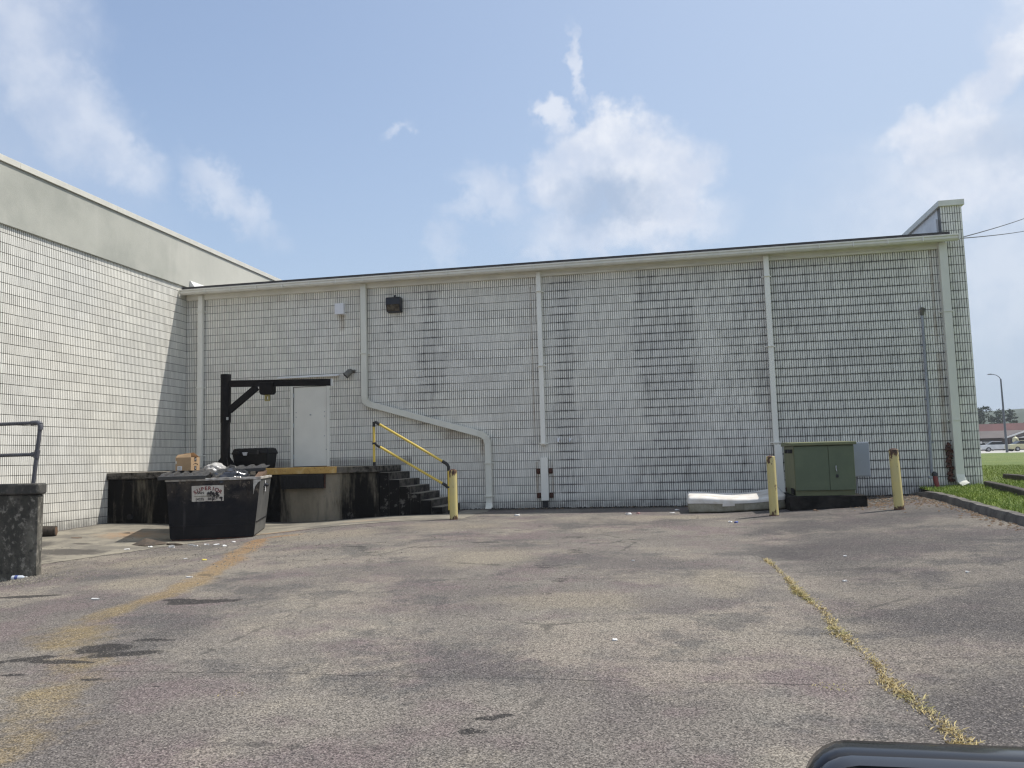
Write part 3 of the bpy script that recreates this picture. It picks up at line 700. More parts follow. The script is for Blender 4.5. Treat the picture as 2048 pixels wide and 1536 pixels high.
# ---- taller building on the left, sunlit
tall = thing('warehouse', 'taller white ribbed block warehouse with a grey stucco band and parapet, along the left', 'building', (WX-6, 15, 0))
YL0 = 7.0
nL = int((WY-YL0)/PITCHR/8)
def cut_left(pos, z):
    y = YL0 + (pos+0.5)*PITCHR
    if y > WY: return True
    if z+CH < gz(WX+0.1, y)-0.02: return True
    if z+CH < 1.14 and y > 17.0: return True
    return False
rowsL = rows_for(-0.35, 6.30)
print('left blocks', lay_blocks(tall, 'painted_block_sun', nL+1, Vector((WX, YL0, 0)), Vector((0, 1, 0)), Vector((-1, 0, 0)), 0, rowsL, cut_left, 300))
mb = MB(); mb.box(WX-0.3, WX-DEEP+0.001, YL0-2, 34, -0.5, 6.20); mb.build('mortar_wall', 'painted_block_sun', tall)
mb = MB(); mb.box(WX-0.3, WX+0.05, YL0-2, 34, 6.215, 7.47); mb.build('stucco_band', 'stucco', tall, bevel=0.01)
yc = YL0-2; i = 0
while yc < 34:
    mb = MB(); mb.hexa([(WX-0.35, yc+.004, 7.475), (WX+0.09, yc+.004, 7.475), (WX+0.09, yc+3.0, 7.475), (WX-0.35, yc+3.0, 7.475), (WX-0.35, yc+.004, 7.62), (WX+0.10, yc+.004, 7.60), (WX+0.10, yc+3.0, 7.60), (WX-0.35, yc+3.0, 7.62)])
    mb.build('parapet_coping', 'gutter_metal', tall, bevel=0.004); yc += 3.0; i += 1
mb = MB(); mb.hexa([(WX+0.052, 20.10, 6.10), (WX+0.30, 20.10, 6.10), (WX+0.30, 23.5, 6.16), (WX+0.052, 23.5, 6.16), (WX+0.052, 20.10, 6.42), (WX+0.075, 20.10, 6.42), (WX+0.075, 23.5, 6.42), (WX+0.052, 23.5, 6.42)])
mb.build('roof_flashing', 'white_flashing', tall)
mb = MB(); mb.box(WX-8, WX-0.36, YL0-2, 34, 7.0, 7.1); mb.build('roof', 'roof_membrane', tall)
# ------------------------------------------------------------------ loading dock
m, t, b = newmat('dock_concrete'); P = t.pos(); x, y, z = t.sep(P)
n1 = t.noise(t.map(P, (1.1, 1.1, .5)), 1.0, 6, 0.68); n2 = t.noise(P, 5, 5, 0.7); n3 = t.noise(t.map(P, (5, 5, .7)), 1.0, 5, .65)
clean = t.mul(t.smooth(t.m('ABSOLUTE', t.add(x, 8.5)), 1.05, 0.45), t.smooth(y, 18.6, 18.3))
c = t.mix(t.smooth(n1, 0.3, 0.7), (0.17, 0.15, 0.11), (0.30, 0.265, 0.205)); c = t.mix(t.mul(t.smooth(n2, .5, .75), .5), c, (0.26, 0.24, 0.20))
bl = t.add(t.add(t.mul(n3, .5), t.mul(n1, .4)), t.mul(clean, -0.42))
c = t.mix(t.smooth(bl, 0.26, 0.46), c, (0.009, 0.0085, 0.008))
pk = t.mul(t.smooth(t.noise(P, 1.7, 6, .7), .60, .72), t.smooth(n2, .4, .6)); c = t.mix(t.mul(pk, .8), c, (0.17, 0.16, 0.14)); c = t.mix(t.mul(t.smooth(z, 1.0, 1.05), t.smooth(n2, .35, .6)), c, (0.13, 0.12, 0.105))
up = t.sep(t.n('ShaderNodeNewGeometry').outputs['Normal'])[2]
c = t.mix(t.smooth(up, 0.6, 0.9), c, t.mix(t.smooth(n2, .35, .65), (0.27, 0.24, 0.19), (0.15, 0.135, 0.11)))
t.put(b.inputs['Base Color'], c); b.inputs['Roughness'].default_value = 0.95; b.inputs['Specular IOR Level'].default_value = .12; t.put(b.inputs['Normal'], t.bump(t.add(n2, t.mul(t.noise(P, 45, 4, .7), .5)), 0.6, 0.02))
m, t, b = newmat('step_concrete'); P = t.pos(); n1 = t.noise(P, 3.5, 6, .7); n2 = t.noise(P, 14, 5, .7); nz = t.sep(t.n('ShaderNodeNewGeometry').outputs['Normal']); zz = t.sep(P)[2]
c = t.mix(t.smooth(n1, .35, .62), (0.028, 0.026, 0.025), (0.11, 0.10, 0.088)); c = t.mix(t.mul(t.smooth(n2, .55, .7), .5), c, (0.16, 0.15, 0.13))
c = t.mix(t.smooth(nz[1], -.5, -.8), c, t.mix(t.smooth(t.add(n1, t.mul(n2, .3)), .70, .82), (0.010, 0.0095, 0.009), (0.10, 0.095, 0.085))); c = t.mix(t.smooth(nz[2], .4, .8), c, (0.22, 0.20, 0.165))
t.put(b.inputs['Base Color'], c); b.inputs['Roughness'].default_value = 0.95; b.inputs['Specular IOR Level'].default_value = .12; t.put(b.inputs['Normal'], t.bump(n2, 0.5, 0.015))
m, t, b = newmat('yellow_steel'); P = t.pos()
n1 = t.noise(P, 9, 6, .7); c = t.mix(t.smooth(n1, .3, .55), (0.52, 0.34, 0.11), (0.45, 0.28, 0.08)); c = t.mix(t.smooth(t.noise(P, 16, 5, .7), .56, .66), c, (0.17, 0.075, 0.025)); c = t.mix(t.mul(t.smooth(t.noise(P, 4, 4, .6), .55, .7), .6), c, (.62, .47, .24))
t.put(b.inputs['Base Color'], c); b.inputs['Roughness'].default_value = .6
simple('black_rubber', (0.014, 0.013, 0.013), (0.008, 0.008, 0.008), 12, 0.75, bump=.3)

DZ = 1.165
dock = thing('loading_dock', 'blackened concrete loading dock below the steel door, with steps at its right end', 'loading dock', (-9.5, 18.6, 0))
mb = MB(); mb.box(-9.95, -6.80, 18.45, WY-.004, -0.35, DZ-.16); mb.build('wall', 'dock_concrete', dock, bevel=.012)
mb = MB(); mb.box(WX+.004, -9.955, 16.95, WY-.004, -0.35, DZ-.16); mb.build('wall', 'dock_concrete', dock, bevel=.012)
mb = MB(); mb.box(-9.95, -6.80, 18.405, WY-.005, DZ-.157, DZ); mb.build('deck_slab', 'dock_concrete', dock, bevel=.012)
mb = MB(); mb.box(WX+.005, -9.955, 16.90, WY-.005, DZ-.157, DZ); mb.build('deck_slab', 'dock_concrete', dock, bevel=.012)
mb = MB(); mb.box(-9.85, -7.86, 18.37, 18.40, DZ-.15, DZ+.004); mb.box(-9.85, -7.86, 18.401, 18.56, DZ+.002, DZ+.008); mb.build('edge_plate', 'yellow_steel', dock, bevel=.004)
bp = MB(); bp.box(-9.28, -8.18, 18.33, 18.448, .66, .995); bmp = bp.build('dock_bumper', 'black_rubber', dock, bevel=.012)
mb = MB()
for i in range(27): mb.box(-9.26+i*.04, -9.235+i*.04, 18.316, 18.329, .67, .985)
mb.build('rubber_fin', 'black_rubber', bmp)
mb = MB(); mb.box(-8.175, -8.16, 18.38, 18.446, .66, .995); mb.box(-9.30, -9.285, 18.38, 18.446, .66, .995); mb.build('bumper_bracket', 'rust', bmp)
mb = MB(); mb.box(-7.755, -7.735, 18.436, 18.449, -.2, 1.0); mb.build('joint_strip', 'dock_concrete', dock)
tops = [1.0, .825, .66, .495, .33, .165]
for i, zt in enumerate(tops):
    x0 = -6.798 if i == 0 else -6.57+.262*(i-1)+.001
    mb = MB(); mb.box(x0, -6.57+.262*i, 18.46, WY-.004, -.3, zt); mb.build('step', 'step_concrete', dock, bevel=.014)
mb = MB(); mb.tube([(-12.35, 16.951, .14), (-12.35, 16.93, .14)], .07, 16); mb.build('drain_hole', 'dark_gap', dock)

# ------------------------------------------------------------------ stair handrail
simple('yellow_pvc', (0.70, 0.52, 0.10), (0.62, 0.45, 0.08), 6, 0.35)
simple('black_fitting', (0.012, 0.012, 0.012), (0.018, 0.018, 0.018), 6, 0.4)
hr = thing('handrail', 'yellow pipe handrail with black elbow fittings along the dock steps', 'handrail', (-6.0, 18.5, 0))
YH = 18.50
pA, pB = Vector((-6.94, YH, 2.24)), Vector((-5.10, YH, 1.14)); mA, mB_ = Vector((-6.94, YH, 1.70)), Vector((-5.10, YH, .62))
for x_, z0_, z1_ in ((-6.94, DZ, 2.20), (-5.10, gz(-5.1, YH), 1.08)):
    mb = MB(); mb.tube([(x_, YH, z0_+.02), (x_, YH, z1_)], .03, 14); po = mb.build('post', 'yellow_pvc', hr, smooth=True)
    mb = MB(); mb.tube([(x_, YH, z0_), (x_, YH, z0_+.09)], .037, 14); mb.build('post_foot', 'black_fitting', po, smooth=True)
for a_, b_ in ((pA, pB), (mA, mB_)):
    d_ = (b_-a_).normalized(); mb = MB(); mb.tube([a_+d_*.10, b_-d_*.10], .03, 14); ra = mb.build('rail', 'yellow_pvc', hr, smooth=True)
    for p_, s_ in ((a_, 1), (b_, -1)):
        mb = MB()
        if a_ is pA: mb.tube([p_-Vector((0, 0, .14)), p_-Vector((0, 0, .04)), p_+d_*s_*.06, p_+d_*s_*.17], .038, 14)
        else: mb.tube([p_-Vector((.035*s_, 0, 0)), p_+Vector((.04*s_, 0, 0)), p_+d_*s_*.09, p_+d_*s_*.18], .036, 14)
        mb.build('elbow', 'black_fitting', ra, smooth=True)

# ------------------------------------------------------------------ jib crane
simple('crane_black', (0.008, 0.008, 0.009), (0.015, 0.013, 0.013), 9, 0.6, bump=.1, spec=.1)
jib = thing('jib_crane', 'black steel jib crane with a long horizontal arm standing on the dock beside the door', 'jib crane', (-10.90, 18.6, DZ))
JX, JY = -10.90, 18.6
mb = MB(); mb.tube([(JX, JY, DZ+.02), (JX, JY, 2.36)], .112, 28); mb.build('mast', 'crane_black', jib, smooth=True)
mb = MB(); mb.tube([(JX, JY, 2.34), (JX, JY, 3.47)], .125, 28); mb.tube([(JX, JY, 3.47), (JX, JY, 3.56)], [.13, .128], 28); mb.build('sleeve', 'crane_black', jib, smooth=True)
mb = MB(); mb.box(JX+.10, JX+.14, JY-.14, JY-.10, 2.40, 2.47); mb.build('tag_plate', 'galvanised', jib)
mb = MB(); mb.box(JX-.28, JX+.28, JY-.28, JY+.28, DZ, DZ+.02); bp_ = mb.build('base_plate', 'crane_black', jib)
for a_ in range(4):
    an = rad(90*a_+45); dx, dy = math.cos(an), math.sin(an); mb = MB(); px, py = -dy*.008, dx*.008
    q = [(JX+dx*.10, JY+dy*.10), (JX+dx*.30, JY+dy*.30)]
    mb.hexa([(q[0][0]-px, q[0][1]-py, DZ+.02), (q[1][0]-px, q[1][1]-py, DZ+.02), (q[1][0]+px, q[1][1]+py, DZ+.02), (q[0][0]+px, q[0][1]+py, DZ+.02),
             (q[0][0]-px, q[0][1]-py, DZ+.30), (q[0][0]-px+dx*.02, q[0][1]-py+dy*.02, DZ+.30), (q[0][0]+px+dx*.02, q[0][1]+py+dy*.02, DZ+.30), (q[0][0]+px, q[0][1]+py, DZ+.30)])
    mb.build('gusset', 'crane_black', bp_)
ib = [(-.055, 3.165), (.055, 3.165), (.055, 3.18), (.012, 3.18), (.012, 3.37), (.055, 3.37), (.055, 3.385), (-.055, 3.385), (-.055, 3.37), (-.012, 3.37), (-.012, 3.18), (-.055, 3.18)]
mb = MB(); mb.hexa([(JX+.12, JY-.055, 3.235), (-8.06, JY-.055, 3.155), (-8.06, JY+.055, 3.155), (JX+.12, JY+.055, 3.235), (JX+.12, JY-.055, 3.40), (-8.06, JY-.055, 3.32), (-8.06, JY+.055, 3.32), (JX+.12, JY+.055, 3.40)]); arm = mb.build('arm', 'crane_black', jib, bevel=.006)
mb = MB(); mb.box(-8.058, -8.04, JY-.06, JY+.06, 3.15, 3.325); mb.build('end_plate', 'galvanised', arm)
mb = MB(); mb.rect_tube([(JX+.10, JY+.045, 2.64), (-10.05, JY+.045, 3.20)], .16, .09, (0, -1, 0)); mb.build('brace', 'crane_black', jib, bevel=.005)
tro = MB(); tro.prism([(-9.94, 3.30), (-9.58, 3.30), (-9.58, 3.06), (-9.62, 3.00), (-9.90, 3.00), (-9.94, 3.06)], 'y', JY-.10, JY+.10); tr = tro.build('trolley', 'crane_black', jib, bevel=.01)
simple('hook_yellow', (0.42, 0.36, 0.13), (0.30, 0.26, 0.10), 8, .5)
mb = MB(); mb.box(-9.83, -9.795, JY-.03, JY+.03, 2.84, 2.999); mb.box(-9.735, -9.70, JY-.03, JY+.03, 2.84, 2.999); mb.box(-9.795, -9.735, JY-.03, JY+.03, 2.84, 2.872); mb.box(-9.795, -9.735, JY-.03, JY+.03, 2.955, 2.999)
mb.build('hook_block', 'hook_yellow', tr, bevel=.006)

# ------------------------------------------------------------------ storage trunk
simple('black_plastic', (0.007, 0.007, 0.008), (0.005, 0.005, 0.005), 9, 0.5, spec=.25)
tote = thing('storage_trunk', 'black plastic storage trunk with a lid, on the dock left of the door', 'storage trunk', (-10.38, 19.2, DZ))
mb = MB(); mb.hexa([(-10.86, 18.96, DZ), (-9.98, 18.96, DZ), (-9.98, 19.42, DZ), (-10.86, 19.42, DZ), (-10.90, 18.92, DZ+.38), (-9.94, 18.92, DZ+.38), (-9.94, 19.46, DZ+.38), (-10.90, 19.46, DZ+.38)]); mb.build('body', 'black_plastic', tote, bevel=.02)
mb = MB(); mb.hexa([(-10.93, 18.89, DZ+.37), (-9.91, 18.89, DZ+.37), (-9.91, 19.49, DZ+.37), (-10.93, 19.49, DZ+.37), (-10.89, 18.95, DZ+.52), (-9.95, 18.95, DZ+.52), (-9.95, 19.43, DZ+.52), (-10.89, 19.43, DZ+.52)]); lid = mb.build('lid', 'black_plastic', tote, bevel=.03)
mb = MB()
for i in range(6): mb.box(-10.82+i*.15, -10.73+i*.15, 19.0, 19.38, DZ+.50, DZ+.528)
mb.build('lid_rib', 'black_plastic', lid, bevel=.008)
simple('pale_latch', (0.55, 0.55, 0.56), (0.45, 0.45, 0.47), 6, .4)
mb = MB(); mb.prism([(-10.60, DZ+.425), (-10.46, DZ+.425), (-10.49, DZ+.34), (-10.57, DZ+.34)], 'y', 18.872, 18.915); mb.build('latch', 'pale_latch', tote, bevel=.004)
mb = MB()
for dx in (-10.78, -10.20): mb.box(dx, dx+.06, 18.875, 18.91, DZ+.36, DZ+.46)
mb.build('clasp', 'black_fitting', tote, bevel=.006)

# ------------------------------------------------------------------ fittings on the back wall
m, t, b = newmat('lamp_glass'); P = t.pos(); n1 = t.noise(P, 9, 4, .6)
t.put(b.inputs['Base Color'], t.mix(t.smooth(n1, .35, .65), (0.055, 0.045, 0.032), (0.12, 0.10, 0.075))); b.inputs['Roughness'].default_value = .22
simple('lamp_housing', (0.010, 0.012, 0.020), (0.015, 0.016, 0.022), 7, .45)
wp = thing('wall_lamp', 'dark wall pack lamp with a brown glass front high on the white wall', 'wall lamp', (-6.9, WY, 5.3))
mb = MB(); mb.prism([(WY-.002, 5.14), (WY-.05, 5.14), (WY-.16, 5.16), (WY-.24, 5.335), (WY-.24, 5.49), (WY-.20, 5.53), (WY-.002, 5.53)], 'x', -7.08, -6.69)
mb.build('housing', 'lamp_housing', wp, bevel=.012)
mb = MB(); mb.prism([(WY-.150, 5.165), (WY-.166, 5.165), (WY-.246, 5.325), (WY-.232, 5.332)], 'x', -7.055, -6.72); mb.build('glass', 'lamp_glass', wp)
mb = MB(); mb.tube([(-6.885, WY-.07, 5.52), (-6.885, WY-.07, 5.60)], .022, 10); mb.tube([(-6.885, WY-.07, 5.585), (-6.885, WY-.002, 5.60)], .02, 10); mb.build('conduit_fitting', 'lamp_housing', wp)
simple('white_box_paint', (0.76, 0.76, 0.78), (0.70, 0.70, 0.73), 5, .4)
wb = thing('junction_box', 'small square white box on the wall above and right of the door', 'junction box', (-8.38, WY, 5.3))
mb = MB(); mb.box(-8.525, -8.285, WY-.135, WY-.002, 5.185, 5.465); mb.build('body', 'white_box_paint', wb, bevel=.008)
mb = MB(); mb.box(-8.53, -8.28, WY-.150, WY-.136, 5.18, 5.47); mb.build('cover', 'white_box_paint', wb, bevel=.005)
simple('flood_grey', (0.16, 0.15, 0.13), (0.11, 0.105, 0.09), 9, .6)
fl = thing('floodlight', 'small grey-brown floodlight pointing down beside the door hood', 'floodlight', (-8.16, WY, 3.6))
a_ = Vector((-8.10, WY-.10, 3.67)); dv = Vector((-.62, -.35, -.72)).normalized()
mb = MB(); mb.tube([a_-dv*.03, a_, a_+dv*.05, a_+dv*.21], [.03, .055, .082, .088], 20); mb.build('housing', 'flood_grey', fl, smooth=True)
mb = MB(); mb.tube([a_+dv*.2101, a_+dv*.216], [.080, .080], 20); mb.build('lens', 'dark_gap', fl)
mb = MB(); mb.tube([a_, (-8.06, WY-.03, 3.66), (-8.055, WY-.002, 3.655)], [.025, .03, .05], 12); mb.build('bracket', 'flood_grey', fl)
hb = thing('wall_spigot', 'left of two little white spigots low on the wall, slightly larger', 'spigot', (-2.67, WY, 1.69), group='white spigots low on the wall')
mb = MB(); mb.tube([(-2.67, WY-.002, 1.70), (-2.67, WY-.07, 1.70)], .032, 12); bo = mb.build('body', 'white_box_paint', hb, smooth=True)
mb = MB(); mb.tube([(-2.67, WY-.06, 1.70), (-2.68, WY-.09, 1.67), (-2.68, WY-.10, 1.625)], .022, 10); mb.build('spout', 'white_box_paint', hb, smooth=True)
h2 = dup(hb, (-2.385, WY, 1.675), 'right of two little white spigots low on the wall, the plainer one'); h2.scale = (.85, .85, .85)
# conduit and red post near the right end
simple('conduit_grey', (0.33, 0.345, 0.37), (0.27, 0.28, 0.31), 4, .5)
cd = thing('conduit', 'thin grey conduit with a dark weatherhead, running down to the red post', 'conduit', (5.90, WY, 2.5))
mb = MB(); mb.tube([(5.915, WY-.045, 4.36), (5.905, WY-.045, 2.5), (5.87, WY-.055, .66)], .030, 12); mb.build('pipe', 'conduit_grey', cd, smooth=True)
mb = MB(); mb.tube([(5.915, WY-.05, 4.30), (5.915, WY-.06, 4.38), (5.92, WY-.085, 4.45), (5.92, WY-.11, 4.44)], [.036, .055, .062, .035], 12); mb.build('weatherhead', 'flood_grey', cd, smooth=True)
for zz in (1.35, 2.35, 3.6):
    mb = MB(); mb.box(5.84, 5.97, WY-.02, WY-.002, zz-.015, zz+.015); mb.build('clip', 'conduit_grey', cd)
simple('faded_red', (0.24, 0.045, 0.04), (0.17, 0.035, 0.035), 5, .55)
rp = thing('utility_post', 'short faded red post with a black cap at the wall by the grass', 'post', (5.86, 19.75, .25))
mb = MB(); mb.tube([(5.90, 19.72, .22), (5.85, 19.76, .60)], .052, 16); mb.build('post', 'faded_red', rp, smooth=True)
mb = MB(); mb.tube([(5.85, 19.76, .60), (5.847, 19.762, .655), (5.845, 19.764, .70)], [.068, .066, .025], 16); mb.build('cap', 'black_fitting', rp, smooth=True)
mb = MB(); mb.box(5.72, 5.80, 19.72, 19.79, .54, .60); mb.build('side_clamp', 'conduit_grey', rp, bevel=.01)

# ------------------------------------------------------------------ pad-mounted transformer
m, t, b = newmat('cabinet_green'); P = t.pos(); n1 = t.noise(P, 2.0, 5, .6)
t.put(b.inputs['Base Color'], t.mix(t.smooth(n1, .3, .7), (0.092, 0.120, 0.070), (0.118, 0.146, 0.084))); b.inputs['Roughness'].default_value = .55
simple('cabinet_olive', (0.165, 0.175, 0.085), (0.13, 0.14, 0.07), 4, .55)
simple('pad_concrete', (0.010, 0.0095, 0.009), (0.030, 0.028, 0.026), 5, .95, bump=.4, spec=.15)
pad = thing('concrete_pad', 'black stained concrete pad under the green cabinet', 'concrete pad', (3.0, 17.7, .05))
mb = MB(); mb.box(2.32, 3.78, 16.98, 18.75, -.1, .345); mb.build('slab', 'pad_concrete', pad, bevel=.015)
tf = thing('transformer_cabinet', 'green two-door metal transformer cabinet on the black concrete pad', 'transformer', (3.05, 17.9, .345))
CX0, CX1, CY0, CY1, CZ0, CZ1 = 2.47, 3.625, 17.16, 18.55, .345, 1.345
mb = MB(); mb.box(CX0, CX1, CY0, CY1, CZ0+.12, CZ1); mb.build('body', 'cabinet_olive', tf, bevel=.008)
mb = MB(); mb.box(CX0+.02, CX1-.02, CY0+.02, CY1-.02, CZ0, CZ0+.118); mb.build('base_skirt', 'cabinet_olive', tf)
mb = MB(); mb.hexa([(CX0-.05, CY0-.08, CZ1+.002), (CX1+.04, CY0-.08, CZ1+.002), (CX1+.04, CY1+.05, CZ1+.002), (CX0-.05, CY1+.05, CZ1+.002), (CX0-.05, CY0-.08, CZ1+.062), (CX1+.04, CY0-.08, CZ1+.062), (CX1+.03, CY1+.04, CZ1+.09), (CX0-.04, CY1+.04, CZ1+.09)]); mb.build('lid', 'cabinet_olive', tf, bevel=.01)
for x0_, x1_ in ((CX0+.012, 3.128), (3.136, CX1-.008)):
    mb = MB(); mb.box(x0_, x1_, CY0-.028, CY0-.002, CZ0+.105, CZ1-.012); dd = mb.build('door', 'cabinet_green', tf, bevel=.006)
mb = MB(); mb.tube([(3.265, CY0-.03, .93), (3.255, CY0-.06, .90), (3.265, CY0-.06, .83), (3.27, CY0-.03, .81)], .010, 8); mb.build('handle', 'galvanised', dd)
mb = MB(); mb.box(3.25, 3.30, CY0-.05, CY0-.028, .70, .76); mb.build('padlock', 'dark_metal', dd, bevel=.008)
mb = MB()
for yy_ in (CY0+.12, CY0+.55): mb.box(CX0-.09, CX0-.002, yy_, yy_+.06, 1.20, 1.28)
mb.build('lifting_lug', 'dark_metal', tf, bevel=.015)
mb = MB(); mb.box(CX0-.015, CX0+.0, CY0+.15, CY0+.5, CZ0+.02, CZ0+.14); mb.build('cable_slot', 'dark_gap', tf)
mt = thing('meter_cabinet', 'flat pale grey metal box standing behind the right side of the green cabinet', 'electrical box', (3.9, 18.5, .2))
simple('pale_grey_metal', (0.33, 0.355, 0.39), (0.30, 0.325, 0.36), 3, .5)
mb = MB(); mb.box(3.70, 4.20, 18.42, 18.64, .66, 1.40); mb.build('box', 'pale_grey_metal', mt, bevel=.008)
mb = MB(); mb.box(3.72, 4.18, 18.405, 18.419, .68, 1.38); mb.build('cover', 'pale_grey_metal', mt, bevel=.004)
mb = MB(); mb.tube([(3.80, 18.54, .10), (3.80, 18.54, .66)], .022, 8); mb.tube([(3.93, 18.54, .10), (3.93, 18.54, .66)], .016, 8); mb.build('stand_pipe', 'conduit_grey', mt)

# ------------------------------------------------------------------ bollards
def bollard_mat(name, seed, amt):
    m, t, b = newmat(name); P = t.obj(); x, y, z = t.sep(P)
    n1 = t.noise(t.map(P, (1, 1, .45), (seed, 0, 0)), 11, 6, .7); n2 = t.noise(P, 3.2, 4, .6)
    top = t.smooth(z, .55, 1.05); foot = t.smooth(z, .14, 0.0)
    k = t.add(n1, t.add(t.mul(t.mul(top, top), amt), t.mul(foot, .17)))
    c = t.mix(t.smooth(n2, .35, .65), (0.60, 0.50, 0.205), (0.545, 0.465, 0.215)); c = t.mix(t.smooth(k, .625, .665), c, (0.115, 0.055, 0.025)); c = t.mix(t.mul(t.smooth(k, .71, .76), .8), c, (0.035, 0.022, 0.016))
    t.put(b.inputs['Base Color'], c); b.inputs['Roughness'].default_value = .6; t.put(b.inputs['Normal'], t.bump(k, .3, .006))
bollard_mat('bollard_paint_a', 0.0, .17); bollard_mat('bollard_paint_b', 3.0, .13); bollard_mat('bollard_paint_c', 8.0, .22)
for (bx, by, hh, tilt, mt_, lab) in ((-4.52, 16.74, 1.045, 0, 'a', 'pale yellow rusty bollard at the foot of the dock steps'), (1.92, 16.19, 1.12, -.008, 'b', 'pale yellow bollard in front of the mattress, rusty rim'), (4.09, 15.98, 1.10, -.03, 'c', 'pale yellow bollard right of the green cabinet, with rusty top and a rust run')):
    bo = thing('bollard', lab, 'bollard', (bx, by, gz(bx, by)), group='yellow steel bollards in front of the wall')
    mb = MB(); r_ = .084; mb.tube([(0, 0, -.03), (0, 0, hh-.03), (0, 0, hh-.008), (0, 0, hh)], [r_, r_, r_*.97, r_*.80], 28); o = mb.build('pipe', 'bollard_paint_'+mt_, bo, smooth=True, local=True)
    mb = MB(); mb.tube([(0, 0, hh-.004), (0, 0, hh+.012), (0, 0, hh+.018)], [r_*.78, r_*.6, r_*.2], 20); mb.build('concrete_fill', 'rust', bo, smooth=True, local=True)
    mb = MB(); mb.tube([(0, 0, -.02), (0, 0, .012)], [r_*1.25, r_*1.05], 20); mb.build('rusty_collar', 'rust', bo, local=True)
    bo.rotation_euler = (0, tilt, 0)
# ------------------------------------------------------------------ dumpster
m, t, b = newmat('dumpster_paint'); P = t.obj(); x, y, z = t.sep(P)
n1 = t.noise(P, 2.2, 6, .65); n2 = t.noise(P, 9, 6, .7); n3 = t.noise(t.map(P, (6, 6, .6)), 1, 4, .6)
c = t.mix(t.smooth(n1, .3, .7), (0.009, 0.0095, 0.013), (0.017, 0.0165, 0.018)); up = t.smooth(z, .55, 1.15)
c = t.mix(t.mul(t.mul(up, t.smooth(n1, .40, .62)), .7), c, (0.085, 0.070, 0.056)); c = t.mix(t.mul(t.mul(up, t.smooth(n2, .56, .66)), .8), c, (0.20, 0.165, 0.13))
c = t.mix(t.mul(t.smooth(n3, .60, .75), .35), c, (0.09, 0.085, 0.085))
t.put(b.inputs['Base Color'], c); b.inputs['Roughness'].default_value = .45; b.inputs['Specular IOR Level'].default_value = .16; t.put(b.inputs['Normal'], t.bump(t.add(n1, t.mul(n2, .3)), .35, .03))
simple('dumpster_sheen', (0.125, 0.125, 0.122), (0.085, 0.086, 0.088), 2.5, .5)  # lighter grey for the right side panel: sun sheen put into the colour
simple('worn_steel', (0.58, 0.56, 0.52), (0.24, 0.21, 0.18), 9, .5)
m, t, b = newmat('lid_plastic'); P = t.obj(); n1 = t.noise(P, 5, 5, .6)
t.put(b.inputs['Base Color'], t.mix(t.smooth(n1, .3, .7), (0.032, 0.032, 0.034), (0.06, 0.058, 0.056))); b.inputs['Roughness'].default_value = .55
simple('sticker_white', (0.60, 0.56, 0.49), (0.46, 0.42, 0.37), 7, .6)
simple('print_red', (0.20, 0.022, 0.020), (0.14, 0.02, 0.02), 9, .6); simple('print_black', (0.016, 0.014, 0.014), (0.024, 0.02, 0.02), 9, .6)
simple('print_grey', (0.22, 0.21, 0.15), (0.28, 0.26, 0.20), 9, .6)
DR = rad(22); DX, DY, DZ0 = -9.61, 14.40, -0.175
dm = thing('dumpster', 'black steel dumpster heaped with rubbish, red lettered white sticker on its front', 'dumpster', (DX, DY, DZ0), DR)
W, L, Hh = 1.57, 2.05, 1.155
B_ = [(0, 0), (W, 0), (W, L), (0, L)]; T_ = [(-.075, -.045), (W+.125, -.045), (W+.125, L+.02), (-.075, L+.02)]
def wallpanel(i, j, name, z0=.05, z1=Hh, mt_='dumpster_paint'):
    mb = MB(); th = .02
    a, c_ = Vector((*B_[i], z0)), Vector((*B_[j], z0)); d_, e_ = Vector((*T_[j], z1)), Vector((*T_[i], z1))
    nrm = (c_-a).cross(e_-a).normalized()*-th
    mb.hexa([a+nrm, c_+nrm, c_, a, e_+nrm, d_+nrm, d_, e_]) if False else mb.hexa([a, c_, c_+nrm, a+nrm, e_, d_, d_+nrm, e_+nrm])
    return mb.build(name, mt_, dm, local=True)
wallpanel(0, 1, 'front_panel'); sidep = wallpanel(1, 2, 'side_panel', mt_='dumpster_sheen'); sidep['label'] = 'grey side panel, sun sheen painted into its colour'; wallpanel(2, 3, 'back_panel'); wallpanel(3, 0, 'side_panel')
mb = MB(); mb.box(.01, W-.01, .01, L-.01, .03, .07); mb.build('floor', 'dumpster_paint', dm, local=True)
mb = MB(); mb.box(.03, W-.03, .02, .14, 0, .05); mb.box(.03, W-.03, L-.14, L-.02, 0, .05); mb.build('skid', 'rust', dm, local=True)
rim = [(-.075, -.045), (W+.125, -.045), (W+.125, L+.02), (-.075, L+.02), (-.075, -.045)]
mb = MB()
for i in range(4): mb.rect_tube([(*rim[i], Hh+.0), (*rim[i+1], Hh+.0)], .045, .05, (0, 0, 1))
mb.build('rim', 'worn_steel', dm, local=True, bevel=.006)
for f in (.05, .93):       # upright stiffeners and the low seam
    mb = MB(); x0_ = W*f
    mb.hexa([(x0_-.03, -.02, .75), (x0_+.03, -.02, .75), (x0_+.03, .0, .75), (x0_-.03, .0, .75), (x0_-.035, -.075, Hh-.03), (x0_+.035, -.075, Hh-.03), (x0_+.035, -.03, Hh-.03), (x0_-.035, -.03, Hh-.03)]); mb.build('stiffener', 'dumpster_paint', dm, local=True, bevel=.008)
mb = MB(); mb.box(-.004, W+.004, -.022, -.004, .27, .29); mb.build('seam', 'dumpster_paint', dm, local=True)
mb = MB(); mb.box(W+.006, W+.045, .05, L-.05, .30, .312); mb.build('seam', 'dumpster_paint', dm, local=True)
